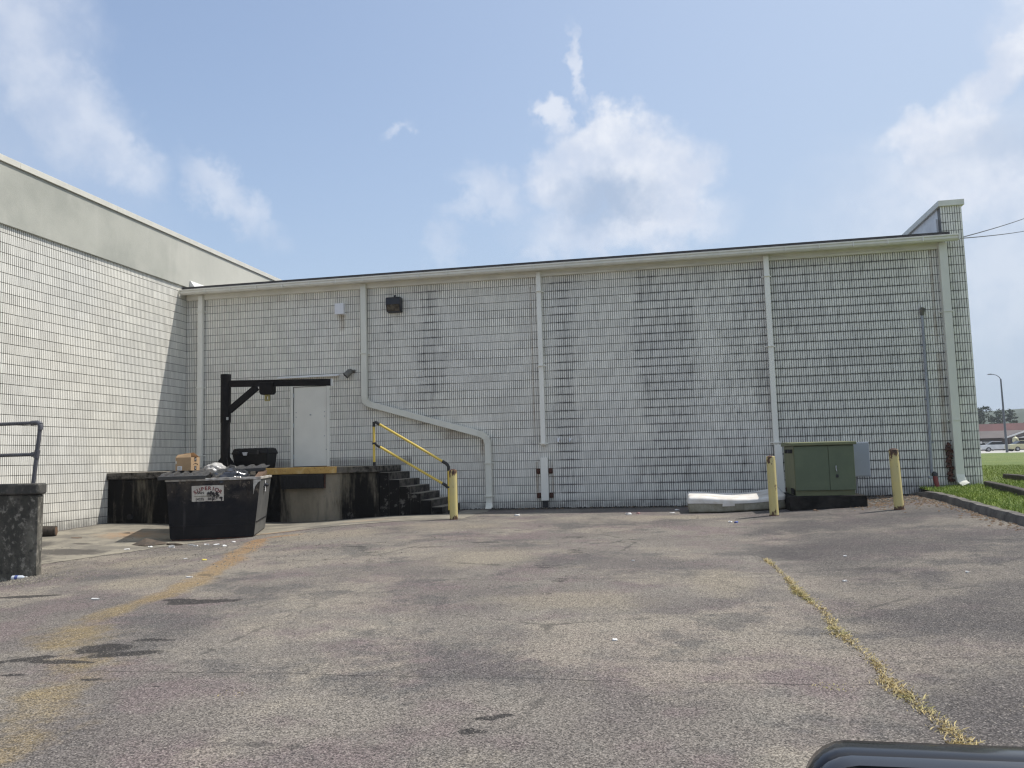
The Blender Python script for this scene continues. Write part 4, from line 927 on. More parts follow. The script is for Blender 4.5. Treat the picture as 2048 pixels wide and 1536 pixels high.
# curved gusset at the front right corner
mb = MB(); mb.prism([(W-.01, .86), (W+.02, 1.0), (W+.075, 1.09), (W+.13, 1.12), (W+.13, 1.15), (W-.01, 1.15)], 'y', -.052, -.034); mb.build('gusset', 'worn_steel', dm, local=True)
# lids: ribbed plastic
def lid_part(x0, x1, M_, nr, L_=2.1, label=None):
    mb = MB(); mb.box(x0, x1, 0, L_, 0, .018)
    w_ = (x1-x0)/nr
    for i in range(nr):
        a = x0+w_*i; mb.hexa([(a+w_*.10, .05, .0175), (a+w_*.66, .05, .0175), (a+w_*.66, L_-.08, .0175), (a+w_*.10, L_-.08, .0175), (a+w_*.22, .12, .062), (a+w_*.54, .12, .062), (a+w_*.54, L_-.15, .062), (a+w_*.22, L_-.15, .062)])
    mb.box(x0, x1, -.012, .004, -.05, .018)
    mb.v = [tuple(M_ @ Vector(p)) for p in mb.v]
    o = mb.build('lid', 'lid_plastic', dm, local=True, bevel=.004)
    if label: o['label'] = label
lid_part(-.22, .66, Matrix.Translation((0, -.10, Hh+.085)) @ Matrix.Rotation(rad(3.2), 4, 'X'), 5, 2.2, 'closed ribbed lid on the left half')
lid_part(.74, W+.08, Matrix.Translation((0, 1.42, Hh+.15)) @ Matrix.Rotation(rad(3), 4, 'X') @ Matrix.Rotation(rad(-2), 4, 'Y'), 4, .95, 'ribbed lid pushed back over the rear of the right half')
# sticker with its lettering
def font_mesh(txt, size):
    cu = bpy.data.curves.new('t', 'FONT'); cu.body = txt; cu.size = size; cu.align_x = 'CENTER'; cu.align_y = 'CENTER'; cu.offset = size*.030
    ob = bpy.data.objects.new('t', cu); dg = bpy.context.evaluated_depsgraph_get(); COL.objects.link(ob); dg.update()
    me = bpy.data.meshes.new_from_object(ob.evaluated_get(bpy.context.evaluated_depsgraph_get())); bpy.data.objects.remove(ob); bpy.data.curves.remove(cu)
    vs = [v.co.copy() for v in me.vertices]; fs = [tuple(p.vertices) for p in me.polygons]; bpy.data.meshes.remove(me); return vs, fs
lean = .045/Hh
def on_front(u, v, lift=.0):   # u right, v up on the leaning front panel (local coordinates)
    return (u, -lean*(v-.05)-lift-.003, v)
SX, SZ, SW, SH = .70, .905, .60, .305
mb = MB(); rr = random.Random(2); edge = []
for k in range(16): edge.append((-.5+k/15+rr.uniform(-.004, .004), -.5+rr.uniform(-.012, .012)))
for k in range(16): edge.append((.5-k/15+rr.uniform(-.004, .004), .5+rr.uniform(-.01, .01)))
n = len(edge); mb.add([on_front(SX+u*SW, SZ+v*SH, .004) for u, v in edge], [tuple(range(n))]); stick = mb.build('sticker', 'sticker_white', dm, local=True); stick['label'] = 'white paint-splashed sticker reading SUPERIOR'
mb = MB(); word = 'SUPERIOR'
for i, ch in enumerate(word):
    f = (i-3.5)/3.5; u = f*.235; v = .098-.075*f*f; ang = -f*.42
    vs, fs = font_mesh(ch, .098); ca, sa = math.cos(ang), math.sin(ang)
    mb.add([on_front(SX+u+(p.x*ca-p.y*sa)*1.05, SZ+v+(p.x*sa+p.y*ca), .007) for p in vs], fs)
mb.build('lettering', 'print_red', stick, local=True)
mb = MB()
for txt, u, v, s in (('SAN', -.135, .012, .062), ('(423)', -.150, -.112, .062), ('88', .035, -.112, .062), ('7', .155, -.112, .062)):
    vs, fs = font_mesh(txt, s); mb.add([on_front(SX+u+p.x*1.15, SZ+v+p.y, .0075) for p in vs], fs)
mb.build('lettering', 'print_black', stick, local=True)
mb = MB()
for k in range(26):
    u = -.25+k*.0185; mb.add([on_front(SX+u, SZ-.062-.006*(k % 3), .007), on_front(SX+u+.012, SZ-.062, .007), on_front(SX+u+.012, SZ-.045, .007), on_front(SX+u, SZ-.045+.004*(k % 2), .007)], [(0, 1, 2, 3)])
mb.build('small_print', 'print_grey', stick, local=True)
mb = MB(); rr = random.Random(9)      # paint splashes
def splash(cu, cv, r0, n_=22, drips=3):
    pts = []
    for k in range(n_):
        a = 2*math.pi*k/n_; r = r0*.72*(.5+.8*rr.random()); pts.append(on_front(SX+cu+r*1.35*math.cos(a), SZ+cv+r*math.sin(a), .0095))
    mb.add([on_front(SX+cu, SZ+cv, .0095)]+pts, [(0, k+1, (k+1) % n_+1) for k in range(n_)])
    for _ in range(drips):
        u = cu+rr.uniform(-r0, r0)*.9; v0 = cv-r0*.4; l = rr.uniform(.03, .075); w_ = .006
        mb.add([on_front(SX+u-w_, SZ+v0, .0097), on_front(SX+u+w_, SZ+v0, .0097), on_front(SX+u+w_*.6, SZ+v0-l, .0097), on_front(SX+u-w_*.6, SZ+v0-l, .0097)], [(0, 1, 2, 3)])
for a in ((.02, .0, .045), (.10, -.01, .05), (.17, .0, .04), (.06, .03, .025), (.19, -.04, .03), (.12, -.05, .035), (.245, -.095, .036), (.10, -.115, .022)): splash(*a)
mb.build('paint_splash', 'print_black', stick, local=True)
mb = MB(); xx = W+.122
mb.add([(W+.128, .80, .88), (W+.128, .93, .88), (W+.131, .93, 1.11), (W+.131, .80, 1.11)], [(0, 1, 2, 3)]); mb.build('side_sticker', 'white_box_paint', dm, local=True)

# rubbish lying in and on the dumpster (own things)
def dloc(x, y, z): 
    c_, s_ = math.cos(DR), math.sin(DR); return Vector((DX+x*c_-y*s_, DY+x*s_+y*c_, DZ0+z))
def crumple(name, label, cat, loc, rx, ry, rz, mat, seed, amp, rot=0, sub=4, sharp=2.2):
    bm = bmesh.new(); bmesh.ops.create_icosphere(bm, subdivisions=sub, radius=1.0); r_ = np.random.default_rng(seed)
    dirs = r_.normal(size=(14, 3)); dirs /= np.linalg.norm(dirs, axis=1)[:, None]; ph = r_.random(14)*6.28; fr = r_.uniform(3, 9, 14)
    for v in bm.verts:
        p = np.array(v.co); h = sum(abs(math.sin(fr[k]*float(p @ dirs[k])+ph[k]))**sharp for k in range(14))/14-.35
        q = Vector(v.co)*(1+amp*h); 
        if q.z < -.25: q.z = -.25+(q.z+.25)*.35
        v.co = (q.x*rx, q.y*ry, q.z*rz)
    me = bpy.data.meshes.new(name); bm.to_mesh(me); bm.free(); me.materials.append(MATS[mat])
    for f in me.polygons: f.use_smooth = True
    o = bpy.data.objects.new(name, me); COL.objects.link(o); o.location = loc; o.rotation_euler = (0, 0, rot); return tag(o, label, cat)
simple('bag_black', (0.012, 0.013, 0.018), (0.018, 0.019, 0.026), 6, .16, spec=.8)
m, t, b = newmat('bag_clear'); b.inputs['Base Color'].default_value = (.62, .60, .57, 1); b.inputs['Roughness'].default_value = .2; b.inputs['Alpha'].default_value = .72
crumple('rubbish_bag', 'shiny black rubbish bag bulging out of the middle of the dumpster', 'rubbish bag', dloc(1.02, .55, 1.10), .42, .50, .24, 'bag_black', 4, .9, .5)
crumple('plastic_bag', 'crumpled clear plastic bag behind the cardboard box', 'plastic bag', dloc(.60, 1.45, 1.36), .20, .18, .12, 'bag_clear', 8, .9, .3)
crumple('rubbish_bag', 'dull black bag of rubbish deeper inside the right half of the dumpster', 'rubbish bag', dloc(1.30, .95, .98), .36, .40, .18, 'bag_black', 12, .8, .9)
simple('black_sheet', (0.02, 0.02, 0.021), (0.05, 0.048, 0.045), 6, .35)
mb = MB(); mb.v = [tuple(dloc(*p)) for p in ((.80, 1.15, 1.20), (1.18, 1.05, 1.20), (1.28, 1.35, 1.24), (.86, 1.5, 1.24), (.93, 1.22, 1.46), (1.04, 1.17, 1.43), (1.06, 1.22, 1.43), (.95, 1.26, 1.46))]; mb.f = [(0, 3, 2, 1), (4, 5, 6, 7), (0, 1, 5, 4), (1, 2, 6, 5), (2, 3, 7, 6), (3, 0, 4, 7)]
tag(mb.build('folded_sheet', 'black_sheet', None, bevel=.01), 'folded black plastic sheet standing up behind the black bag', 'plastic sheet')
simple('board_brown', (0.17, 0.10, 0.06), (0.10, 0.065, 0.045), 7, .8)
mb = MB(); mb.v = [tuple(dloc(*p)) for p in ((1.44, .70, 1.05), (1.60, .66, 1.08), (1.66, 1.5, 1.24), (1.50, 1.55, 1.24), (1.45, .70, 1.13), (1.61, .66, 1.16), (1.67, 1.5, 1.32), (1.51, 1.55, 1.32))]; mb.f = [(0, 3, 2, 1), (4, 5, 6, 7), (0, 1, 5, 4), (1, 2, 6, 5), (2, 3, 7, 6), (3, 0, 4, 7)]
tag(mb.build('broken_board', 'board_brown', None), 'broken brown board sticking out at the right edge of the dumpster', 'board')
mb = MB(); mb.v = [tuple(dloc(*p)) for p in ((.68, .9, 1.20), (1.0, 1.0, 1.22), (.9, 1.35, 1.22), (.62, 1.2, 1.20), (.68, .9, 1.225), (1.0, 1.0, 1.245), (.9, 1.35, 1.245), (.62, 1.2, 1.225))]; mb.f = [(0, 3, 2, 1), (4, 5, 6, 7), (0, 1, 5, 4), (1, 2, 6, 5), (2, 3, 7, 6), (3, 0, 4, 7)]
simple('cardboard', (0.43, 0.29, 0.165), (0.38, 0.25, 0.14), 5, .8)
tag(mb.build('cardboard_sheet', 'cardboard', None), 'flat piece of cardboard between the lid and the black bag', 'cardboard')

# cardboard box on the closed lid
bxr = rad(-2); bx = thing('cardboard_box', 'brown cardboard box with black tape and curved smile mark on the dumpster lid', 'cardboard box', dloc(.16, .80, 1.358), bxr)
bw, bd, bh = .36, .30, .27
mb = MB(); mb.box(-bw/2, bw/2, -bd/2, bd/2, 0, bh); mb.build('carton', 'cardboard', bx, bevel=.004, local=True)
mb = MB(); mb.hexa([(-bw/2, -bd/2, bh), (bw/2, -bd/2, bh), (bw/2, -bd/2+.004, bh), (-bw/2, -bd/2+.004, bh), (-bw/2+.02, -bd/2+.05, bh+.06), (bw/2-.05, -bd/2+.05, bh+.085), (bw/2-.05, -bd/2+.055, bh+.085), (-bw/2+.02, -bd/2+.055, bh+.06)]); mb.build('flap', 'cardboard', bx, local=True)
mb = MB(); mb.hexa([(-bw/2, bd/2-.004, bh), (bw/2, bd/2-.004, bh), (bw/2, bd/2, bh), (-bw/2, bd/2, bh), (-bw/2+.03, bd/2-.06, bh+.085), (bw/2-.10, bd/2-.06, bh+.10), (bw/2-.10, bd/2-.055, bh+.10), (-bw/2+.03, bd/2-.055, bh+.085)]); mb.build('flap', 'cardboard', bx, local=True)
X1 = bw/2+.0025
mb = MB()
for z0_, z1_ in ((bh-.085, bh+.001), (.012, .095)): mb.box(bw/2+.0012, X1, -.035, .035, z0_, z1_)
tp = mb.build('tape', 'print_black', bx, local=True)
mb = MB()
for (y_, z_) in ((-.012, bh-.05), (.012, bh-.03), (.0, .045), (-.01, .07)): mb.box(X1+.0004, X1+.001, y_-.008, y_+.008, z_-.006, z_+.006)
mb.build('tape_print', 'white_box_paint', tp, local=True)
mb = MB(); pts = []
for k in range(15):
    a = (k-7)/7; pts.append((X1, a*.075, .118+.030*(1-a*a)))
mb.tube(pts, [.003+.004*(1-abs((k-7)/7)) for k in range(15)], 6); mb.tube([(X1, .078, .112), (X1, .078, .135), (X1, .060, .137)], .004, 5)
simple('smile_brown', (0.10, 0.055, 0.03), (0.08, 0.05, 0.03), 5, .8); mb.build('smile_mark', 'smile_brown', bx, local=True)
mb = MB(); mb.box(-bw/2+.05, -bw/2+.155, -bd/2-.0015, -bd/2-.0005, .01, .095); lb = mb.build('shipping_label', 'white_box_paint', bx, local=True)
mb = MB()
for k in range(5): mb.box(-bw/2+.065, -bw/2+.135-.01*(k % 2), -bd/2-.0024, -bd/2-.0018, .025+k*.012, .030+k*.012)
mb.build('label_print', 'print_grey', lb, local=True)
mb = MB(); mb.box(-bw/2-.003, -bw/2+.035, -bd/2-.0015, -bd/2-.0005, .14, .20); mb.build('return_label', 'sticker_white', bx, local=True)

# ------------------------------------------------------------------ mattress
m, t, b = newmat('mattress_side'); P = t.pos(); n1 = t.noise(P, 4, 6, .65); n2 = t.noise(t.map(P, (9, 9, 1)), 1, 4, .6)
c = t.mix(t.smooth(n1, .35, .65), (0.20, 0.185, 0.135), (0.32, 0.305, 0.245)); c = t.mix(t.mul(t.smooth(n2, .55, .7), .5), c, (0.12, 0.11, 0.09)); t.put(b.inputs['Base Color'], c); b.inputs['Roughness'].default_value = .9
m, t, b = newmat('mattress_top'); P = t.pos(); n1 = t.noise(P, 3, 5, .6); q = t.n('ShaderNodeTexWave'); q.inputs['Scale'].default_value = 1.6; q.inputs['Distortion'].default_value = 6; t.put(q.inputs['Vector'], P)
c = t.mix(t.smooth(n1, .4, .7), (0.70, 0.68, 0.64), (0.56, 0.515, 0.45)); t.put(b.inputs['Base Color'], c); b.inputs['Roughness'].default_value = .9; t.put(b.inputs['Normal'], t.bump(q.outputs['Fac'], .25, .012))
mat_ = thing('mattress', 'dirty white mattress lying on the asphalt against the wall beside the green cabinet', 'mattress', (1.3, 18.0, .02))
def rounded(x0, x1, y0, y1, z0, z1, r, nx_, ny_, nz_, fn):
    bm = bmesh.new(); vd = {}; 
    def V(p):
        k = tuple(round(c_, 4) for c_ in p)
        if k not in vd: vd[k] = bm.verts.new(p)
        return vd[k]
    U = [np.linspace(x0, x1, nx_+1), np.linspace(y0, y1, ny_+1), np.linspace(z0, z1, nz_+1)]
    for ax in range(3):
        a_, b2 = [i for i in range(3) if i != ax]
        for side in (0, -1):
            for i in range(len(U[a_])-1):
                for j in range(len(U[b2])-1):
                    q = []
                    for di, dj in ((0, 0), (1, 0), (1, 1), (0, 1)):
                        p = [0, 0, 0]; p[ax] = U[ax][side]; p[a_] = U[a_][i+di]; p[b2] = U[b2][j+dj]; q.append(V(tuple(p)))
                    try: bm.faces.new(q)
                    except ValueError: pass
    global ORIGZ; bm.verts.index_update(); ORIGZ = [v.co.z for v in bm.verts]
    for v in bm.verts:
        p = v.co; c_ = Vector((min(max(p.x, x0+r), x1-r), min(max(p.y, y0+r), y1-r), min(max(p.z, z0+r), z1-r))); d_ = p-c_
        if d_.length > 1e-6: v.co = c_+d_.normalized()*r
        v.co = fn(v.co)
    bmesh.ops.recalc_face_normals(bm, faces=bm.faces)
    return bm
def mfn(p):
    f = (p.x-.36)/1.96; base = gz(p.x, 17.9)+.01
    top = max(0, (p.z-.10)/.16)
    z = base+p.z+top*(.028*math.sin(f*5.5+1)-.02*math.sin(f*math.pi)+.035*f*f*(p.y-17.5)+.004*math.sin(p.x*9)*math.sin(p.y*7)+.06*(p.y-17.5))
    y = p.y+.02*math.sin(f*7)+.03*f
    return Vector((p.x+.01*math.sin(p.z*30), y, z))
bm = rounded(.36, 2.32, 17.50, 18.55, 0.0, .285, .040, 48, 22, 8, mfn)
for nm, mt_, pred in (('side_band', 'mattress_side', lambda f: sum(ORIGZ[v.index] for v in f.verts)/len(f.verts) < .195), ('top_cover', 'mattress_top', lambda f: sum(ORIGZ[v.index] for v in f.verts)/len(f.verts) >= .195)):
    b2 = bm.copy(); b2.verts.index_update(); b2.faces.ensure_lookup_table(); bmesh.ops.delete(b2, geom=[f for f in b2.faces if not pred(f)], context='FACES')
    if nm == 'top_cover':
        for v in b2.verts: v.co += Vector((0, 0, .006)) + v.normal*.008
    me = bpy.data.meshes.new(nm); b2.to_mesh(me); b2.free(); me.materials.append(MATS[mt_])
    for f in me.polygons: f.use_smooth = True
    me.transform(Matrix.Translation(-ORIG[mat_])); o = bpy.data.objects.new(nm, me); COL.objects.link(o); o.parent = mat_
mb = MB(); mb.hexa([(1.05, 17.495, .135), (1.30, 17.50, .14), (1.30, 17.515, .14), (1.05, 17.515, .135), (1.06, 17.505, .215), (1.30, 17.51, .225), (1.30, 17.525, .225), (1.06, 17.525, .215)]); mb.build('torn_tag', 'mattress_top', mat_, bevel=.006)

# ------------------------------------------------------------------ dock wall and railing at the left edge
m, t, b = newmat('weathered_concrete'); P = t.pos(); n1 = t.noise(t.map(P, (2, 2, .9)), 1, 6, .65); n2 = t.noise(P, 9, 6, .72); n3 = t.noise(P, 30, 4, .7)
c = t.mix(t.smooth(n1, .35, .65), (0.055, 0.052, 0.043), (0.205, 0.19, 0.155)); c = t.mix(t.mul(t.smooth(n2, .52, .64), .7), c, (0.36, 0.335, 0.285)); c = t.mix(t.mul(t.smooth(n2, .46, .34), .75), c, (0.030, 0.029, 0.025))
zz = t.sep(P)[2]; c = t.mix(t.mul(t.smooth(zz, .88, .95), .6), c, (0.045, 0.045, 0.043))
t.put(b.inputs['Base Color'], c); b.inputs['Roughness'].default_value = .92; t.put(b.inputs['Normal'], t.bump(t.add(n2, t.mul(n3, .4)), .8, .025))
lw = thing('dock_wall', 'weathered dark concrete wall with a rounded cap at the left edge', 'concrete wall', (-10.5, 10.2, -.3))
def zprism(poly, z0, z1):
    mb = MB(); mb.prism(poly, 'z', z0, z1); return mb
zprism([(WX+.01, 10.12), (-8.84, 10.12), (-8.97, 10.37), (WX+.01, 10.37)], -.6, .925).build('body', 'weathered_concrete', lw, bevel=.02)
zprism([(WX+.01, 10.07), (-8.82, 10.07), (-8.80, 10.12), (-8.94, 10.40), (WX+.01, 10.40)], .93, 1.085).build('cap', 'weathered_concrete', lw, bevel=.045, seg=3)
simple('pipe_grey', (0.10, 0.10, 0.115), (0.075, 0.075, 0.085), 5, .5)
pr_ = thing('pipe_railing', 'grey pipe railing on top of the weathered concrete wall', 'railing', (-9.0, 10.22, 1.085))
tpz, mdz = 1.955, 1.50
mb = MB(); mb.tube([(-9.00, 10.2, 1.07), (-8.90, 10.2, tpz)], .0285, 14); po = mb.build('post', 'pipe_grey', pr_, smooth=True)
mb = MB(); mb.tube([(-12.8, 10.2, tpz+.0), (-8.96, 10.2, tpz)], .0265, 14); mb.build('top_rail', 'pipe_grey', pr_, smooth=True)
mb = MB(); mb.tube([(-12.8, 10.2, mdz), (-8.99, 10.2, mdz)], .0265, 14); mb.build('mid_rail', 'pipe_grey', pr_, smooth=True)
mb = MB(); mb.tube([(-9.05, 10.2, tpz), (-8.95, 10.2, tpz), (-8.915, 10.2, tpz-.015), (-8.901, 10.2, tpz-.05), (-8.906, 10.2, tpz-.10)], .036, 14); mb.build('elbow', 'pipe_grey', pr_, smooth=True)
mb = MB(); mb.tube([(-8.958, 10.2, mdz-.055), (-8.944, 10.2, mdz+.06)], .037, 14); mb.tube([(-9.03, 10.2, mdz), (-8.95, 10.2, mdz)], .036, 14); mb.build('tee', 'pipe_grey', pr_, smooth=True)
for xx in (-10.9, -12.7):
    mb = MB(); mb.tube([(xx, 10.2, 1.07), (xx, 10.2, tpz)], .0285, 12); mb.build('post', 'pipe_grey', pr_, smooth=True)

# log at the foot of the sunny wall
simple('bark', (0.06, 0.048, 0.036), (0.025, 0.02, 0.017), 14, .95, bump=.8, stretch=(1, 1, 1))
zl = gz(-12.4, 14.5)
lg = thing('log', 'short dark log lying against the foot of the sunny white wall', 'log', (-12.5, 14.5, zl))
mb = MB(); mb.tube([(-13.0+.12, 14.30, zl+.10), (-12.6, 14.45, zl+.11), (-12.30, 14.58, zl+.105)], [.10, .11, .105], 16); mb.build('trunk', 'bark', lg, smooth=True)
mb = MB(); mb.tube([(-12.299, 14.5804, zl+.105), (-12.294, 14.5825, zl+.105)], .085, 16); mb.build('cut_end', 'board_brown', lg)
# ------------------------------------------------------------------ litter
simple('paper_white', (0.78, 0.77, 0.75), (0.66, 0.64, 0.62), 12, .8); simple('paper_yellow', (0.72, 0.60, 0.12), (0.62, 0.5, 0.1), 12, .8); simple('paper_pink', (0.62, 0.36, 0.33), (0.5, 0.3, 0.28), 12, .8)
simple('paper_blue', (0.10, 0.14, 0.36), (0.08, 0.1, 0.28), 12, .6); simple('wet_card', (0.10, 0.075, 0.055), (0.055, 0.045, 0.037), 9, .9)
def scrap(name, label, cat, x, y, w, d, h, mat, seed, group=None, on=None, dz=.008):
    rr = random.Random(seed); n = 9; w *= .62; d *= .62; h *= .7; z = (gz(x, y) if on is None else on)+dz; mb = MB(); a0 = rr.random()*6.28
    ring = []
    for k in range(n):
        a = a0+2*math.pi*k/n; r = .65+.5*rr.random(); ring.append((x+w*r*math.cos(a), y+d*r*math.sin(a), z+h*rr.random()))
    c_ = (x+w*.1, y, z+h*rr.uniform(.5, 1.1)); low = [(p[0], p[1], z-.006) for p in ring]
    mb.add([c_]+ring+low, [(0, k+1, (k+1) % n+1) for k in range(n)]+[(k+1, n+k+1, n+(k+1) % n+1, (k+1) % n+1) for k in range(n)])
    return tag(mb.build(name, mat), label, cat, group)
GP = 'white paper scraps on the asphalt'
scrap('paper_scrap', 'crumpled white scrap of paper in front of the kinked downspout foot', 'paper scrap', -3.32, 17.55, .10, .10, .05, 'paper_white', 1, GP)
scrap('paper_scrap', 'larger torn white scrap with a pink one beside it, left of the mattress', 'paper scrap', -.90, 17.5, .12, .14, .05, 'paper_white', 2, GP)
scrap('paper_scrap', 'pinkish scrap touching the larger white one left of the mattress', 'paper scrap', -.69, 17.62, .08, .09, .04, 'paper_pink', 3, GP)
scrap('paper_scrap', 'flat white scrap between the torn papers and the mattress', 'paper scrap', .02, 17.70, .09, .08, .02, 'paper_white', 4, GP)
scrap('wrapper', 'folded white and blue wrapper on the asphalt in front of the mattress', 'wrapper', 1.14, 15.25, .07, .10, .03, 'paper_blue', 5)
scrap('paper_scrap', 'white flap lying next to the blue wrapper', 'paper scrap', 1.05, 15.40, .06, .08, .03, 'paper_white', 6, GP)
scrap('paper_scrap', 'thin white scrap at the wall just left of the mattress', 'paper scrap', .12, 18.6, .09, .10, .03, 'paper_white', 7, GP)
for i, (x_, y_, lab) in enumerate(((1.71, 8.9, 'small flat white scrap right of the weed line, nearer than the other'), (2.06, 10.6, 'tiny white scrap right of the weed line, farther back'), (2.94, 9.12, 'tiny white scrap out on the dark asphalt at the right'), (-.51, 10.61, 'tiny white scrap in the open middle of the lot, farther back'), (-.47, 6.41, 'tiny round white scrap in the open middle of the lot, nearer the camera'))):
    scrap('paper_scrap', lab, 'paper scrap', x_, y_, .035, .025, .012, 'paper_white', 20+i, GP)
GD = 'scraps strewn in front of the dumpster'
for i, (x_, y_) in enumerate(((-9.39, 13.47), (-9.05, 13.62), (-8.9, 13.4), (-8.52, 13.55), (-8.4, 13.7), (-8.15, 13.6), (-7.75, 13.2), (-9.6, 13.1), (-8.75, 13.75), (-8.0, 13.95))):
    scrap('paper_scrap', 'small whitish scrap among the rubbish in front of the dumpster', 'paper scrap', x_, y_, .07+.03*(i % 3), .05, .03, 'paper_white', 40+i, GD)
scrap('paper_scrap', 'yellow scrap on the rust stain in front of the dumpster', 'paper scrap', -6.9, 11.2, .06, .05, .02, 'paper_yellow', 60)
for i, (x_, y_, lab) in enumerate(((-7.39, 11.47, 'pale scrap left of the yellow one on the stained asphalt'), (-6.29, 8.07, 'flat pale strip of paper on the stained asphalt at the left'), (-6.07, 9.52, 'pale scrap beside the rusty runoff'))):
    scrap('paper_scrap', lab, 'paper scrap', x_, y_, .075, .03, .012, 'paper_white', 70+i)
mb = MB(); z_ = gz(-9.5, 13.75)
mb.add([(-9.95, 13.7, z_+.02), (-9.55, 13.55, z_+.02), (-9.35, 13.95, z_+.03), (-9.72, 14.1, z_+.02), (-9.75, 13.86, z_+.13), (-9.94, 13.71, z_+.012), (-9.54, 13.56, z_+.012), (-9.34, 13.95, z_+.02), (-9.71, 14.1, z_+.012)], [(0, 1, 4), (1, 2, 4), (2, 3, 4), (3, 0, 4), (0, 5, 6, 1), (1, 6, 7, 2), (2, 7, 8, 3), (3, 8, 5, 0)])
tag(mb.build('soggy_cardboard', 'wet_card'), 'bent dark soggy piece of cardboard in the dumpster shadow', 'cardboard')
scrap('soggy_cardboard', 'flat dark soggy cardboard right next to the dumpster corner', 'cardboard', -9.15, 13.85, .30, .16, .05, 'wet_card', 81)
scrap('soggy_cardboard', 'thin reddish dark flake on the pale concrete by the left dock', 'cardboard', -11.6, 14.3, .24, .07, .02, 'board_brown', 82)
scrap('soggy_cardboard', 'small dark flake farther back on the pale concrete by the left dock', 'cardboard', -11.15, 15.2, .17, .05, .02, 'wet_card', 83)
scrap('brown_leaf', 'orange brown leaf by the black pad of the cabinet', 'leaf', 2.75, 16.7, .06, .05, .03, 'board_brown', 84)
# bottle and concrete chunk at the dock wall
m, t, b = newmat('bottle_plastic'); b.inputs['Base Color'].default_value = (.72, .76, .82, 1); b.inputs['Roughness'].default_value = .12; b.inputs['Alpha'].default_value = .8
bl_ = thing('plastic_bottle', 'clear plastic water bottle lying at the foot of the dock wall', 'bottle', (-8.95, 9.93, gz(-8.95, 9.93)+.035))
mb = MB(); mb.tube([(-.10, 0, 0), (-.09, 0, 0), (.05, 0, 0), (.085, 0, 0), (.10, 0, 0)], [.024, .033, .033, .014, .013], 14); mb.build('bottle', 'bottle_plastic', bl_, smooth=True, local=True)
mb = MB(); mb.tube([(-.05, 0, 0), (-.005, 0, 0)], .0342, 14); mb.build('bottle_label', 'paper_blue', bl_, smooth=True, local=True)
mb = MB(); mb.tube([(.10, 0, 0), (.118, 0, 0)], .016, 12); mb.build('cap', 'paper_white', bl_, local=True)
bl_.rotation_euler = (0, 0, .15)
simple('rubble', (0.20, 0.185, 0.155), (0.12, 0.11, 0.095), 14, .95, bump=.6)
zc = gz(-9.2, 9.75); mb = MB(); mb.hexa([(-9.33, 9.6, zc), (-9.12, 9.62, zc), (-9.10, 9.75, zc), (-9.30, 9.78, zc), (-9.31, 9.62, zc+.07), (-9.14, 9.64, zc+.055), (-9.13, 9.72, zc+.06), (-9.29, 9.75, zc+.075)])
tag(mb.build('concrete_chunk', 'rubble', bevel=.008), 'broken grey concrete chunk left of the water bottle', 'concrete chunk')
# gravel, leaf litter: nobody could count these
def scatter(name, n, pf, mat, size, hs, seed, flat=.5):
    rr = random.Random(seed); mb = MB()
    for _ in range(n):
        x_, y_ = pf(rr); s_ = size*(.4+rr.random()); z_ = gz(x_, y_)+.004; a = rr.random()*6.28
        k = 5; pts = [(x_+s_*math.cos(a+2*math.pi*i/k)*(.7+.5*rr.random()), y_+s_*math.sin(a+2*math.pi*i/k)*(.7+.5*rr.random()), z_-.003) for i in range(k)]
        mb.add(pts+[(x_, y_, z_+s_*flat*(.6+.6*rr.random()))], [(i, (i+1) % k, k) for i in range(k)])
    o = mb.build(name, mat); o['kind'] = 'stuff'; return o
simple('gravel', (0.24, 0.215, 0.175), (0.10, 0.09, 0.075), 30, .95)
def pf_gravel(rr):
    if rr.random() < .45: return rr.gauss(-8.9, .55), rr.gauss(9.6, .35)
    return rr.gauss(-7.6, 1.6), rr.gauss(12.0, 1.3)
scatter('gravel', 1500, pf_gravel, 'gravel', .016, 0, 5, .7)
simple('leaf_litter', (0.20, 0.13, 0.075), (0.07, 0.05, 0.035), 22, .95)
def pf_leaf(rr):
    u = rr.random()
    if u < .34: y_ = rr.uniform(10, 19.6); return float(kerb_x(y_))-abs(rr.gauss(0, .16))-.02, y_
    if u < .60: return rr.gauss(4.5, .5), rr.gauss(18.7, .7)
    if u < .75: return rr.uniform(-5, 5), WY-.05-abs(rr.gauss(0, .18))
    return rr.gauss(4.3, .5), rr.gauss(17.2, .6)
scatter('leaf_litter', 900, pf_leaf, 'leaf_litter', .030, 0, 6, .45)
def pf_pale(rr):
    u = rr.random()
    if u < .5: y_ = rr.uniform(10, 19.3); return float(kerb_x(y_))-abs(rr.gauss(0, .10))-.02, y_
    return rr.gauss(4.8, .35), rr.gauss(18.4, .4)
scatter('pale_grit', 260, pf_pale, 'gravel', .024, 0, 8, .5)
def pf_soil(rr): return rr.uniform(-5.2, 5.2), WY-.03-abs(rr.gauss(0, .10))
simple('black_soil', (0.018, 0.016, 0.014), (0.032, 0.028, 0.024), 20, .95); scatter('soil_heaps', 700, pf_soil, 'black_soil', .035, 0, 9, .5)

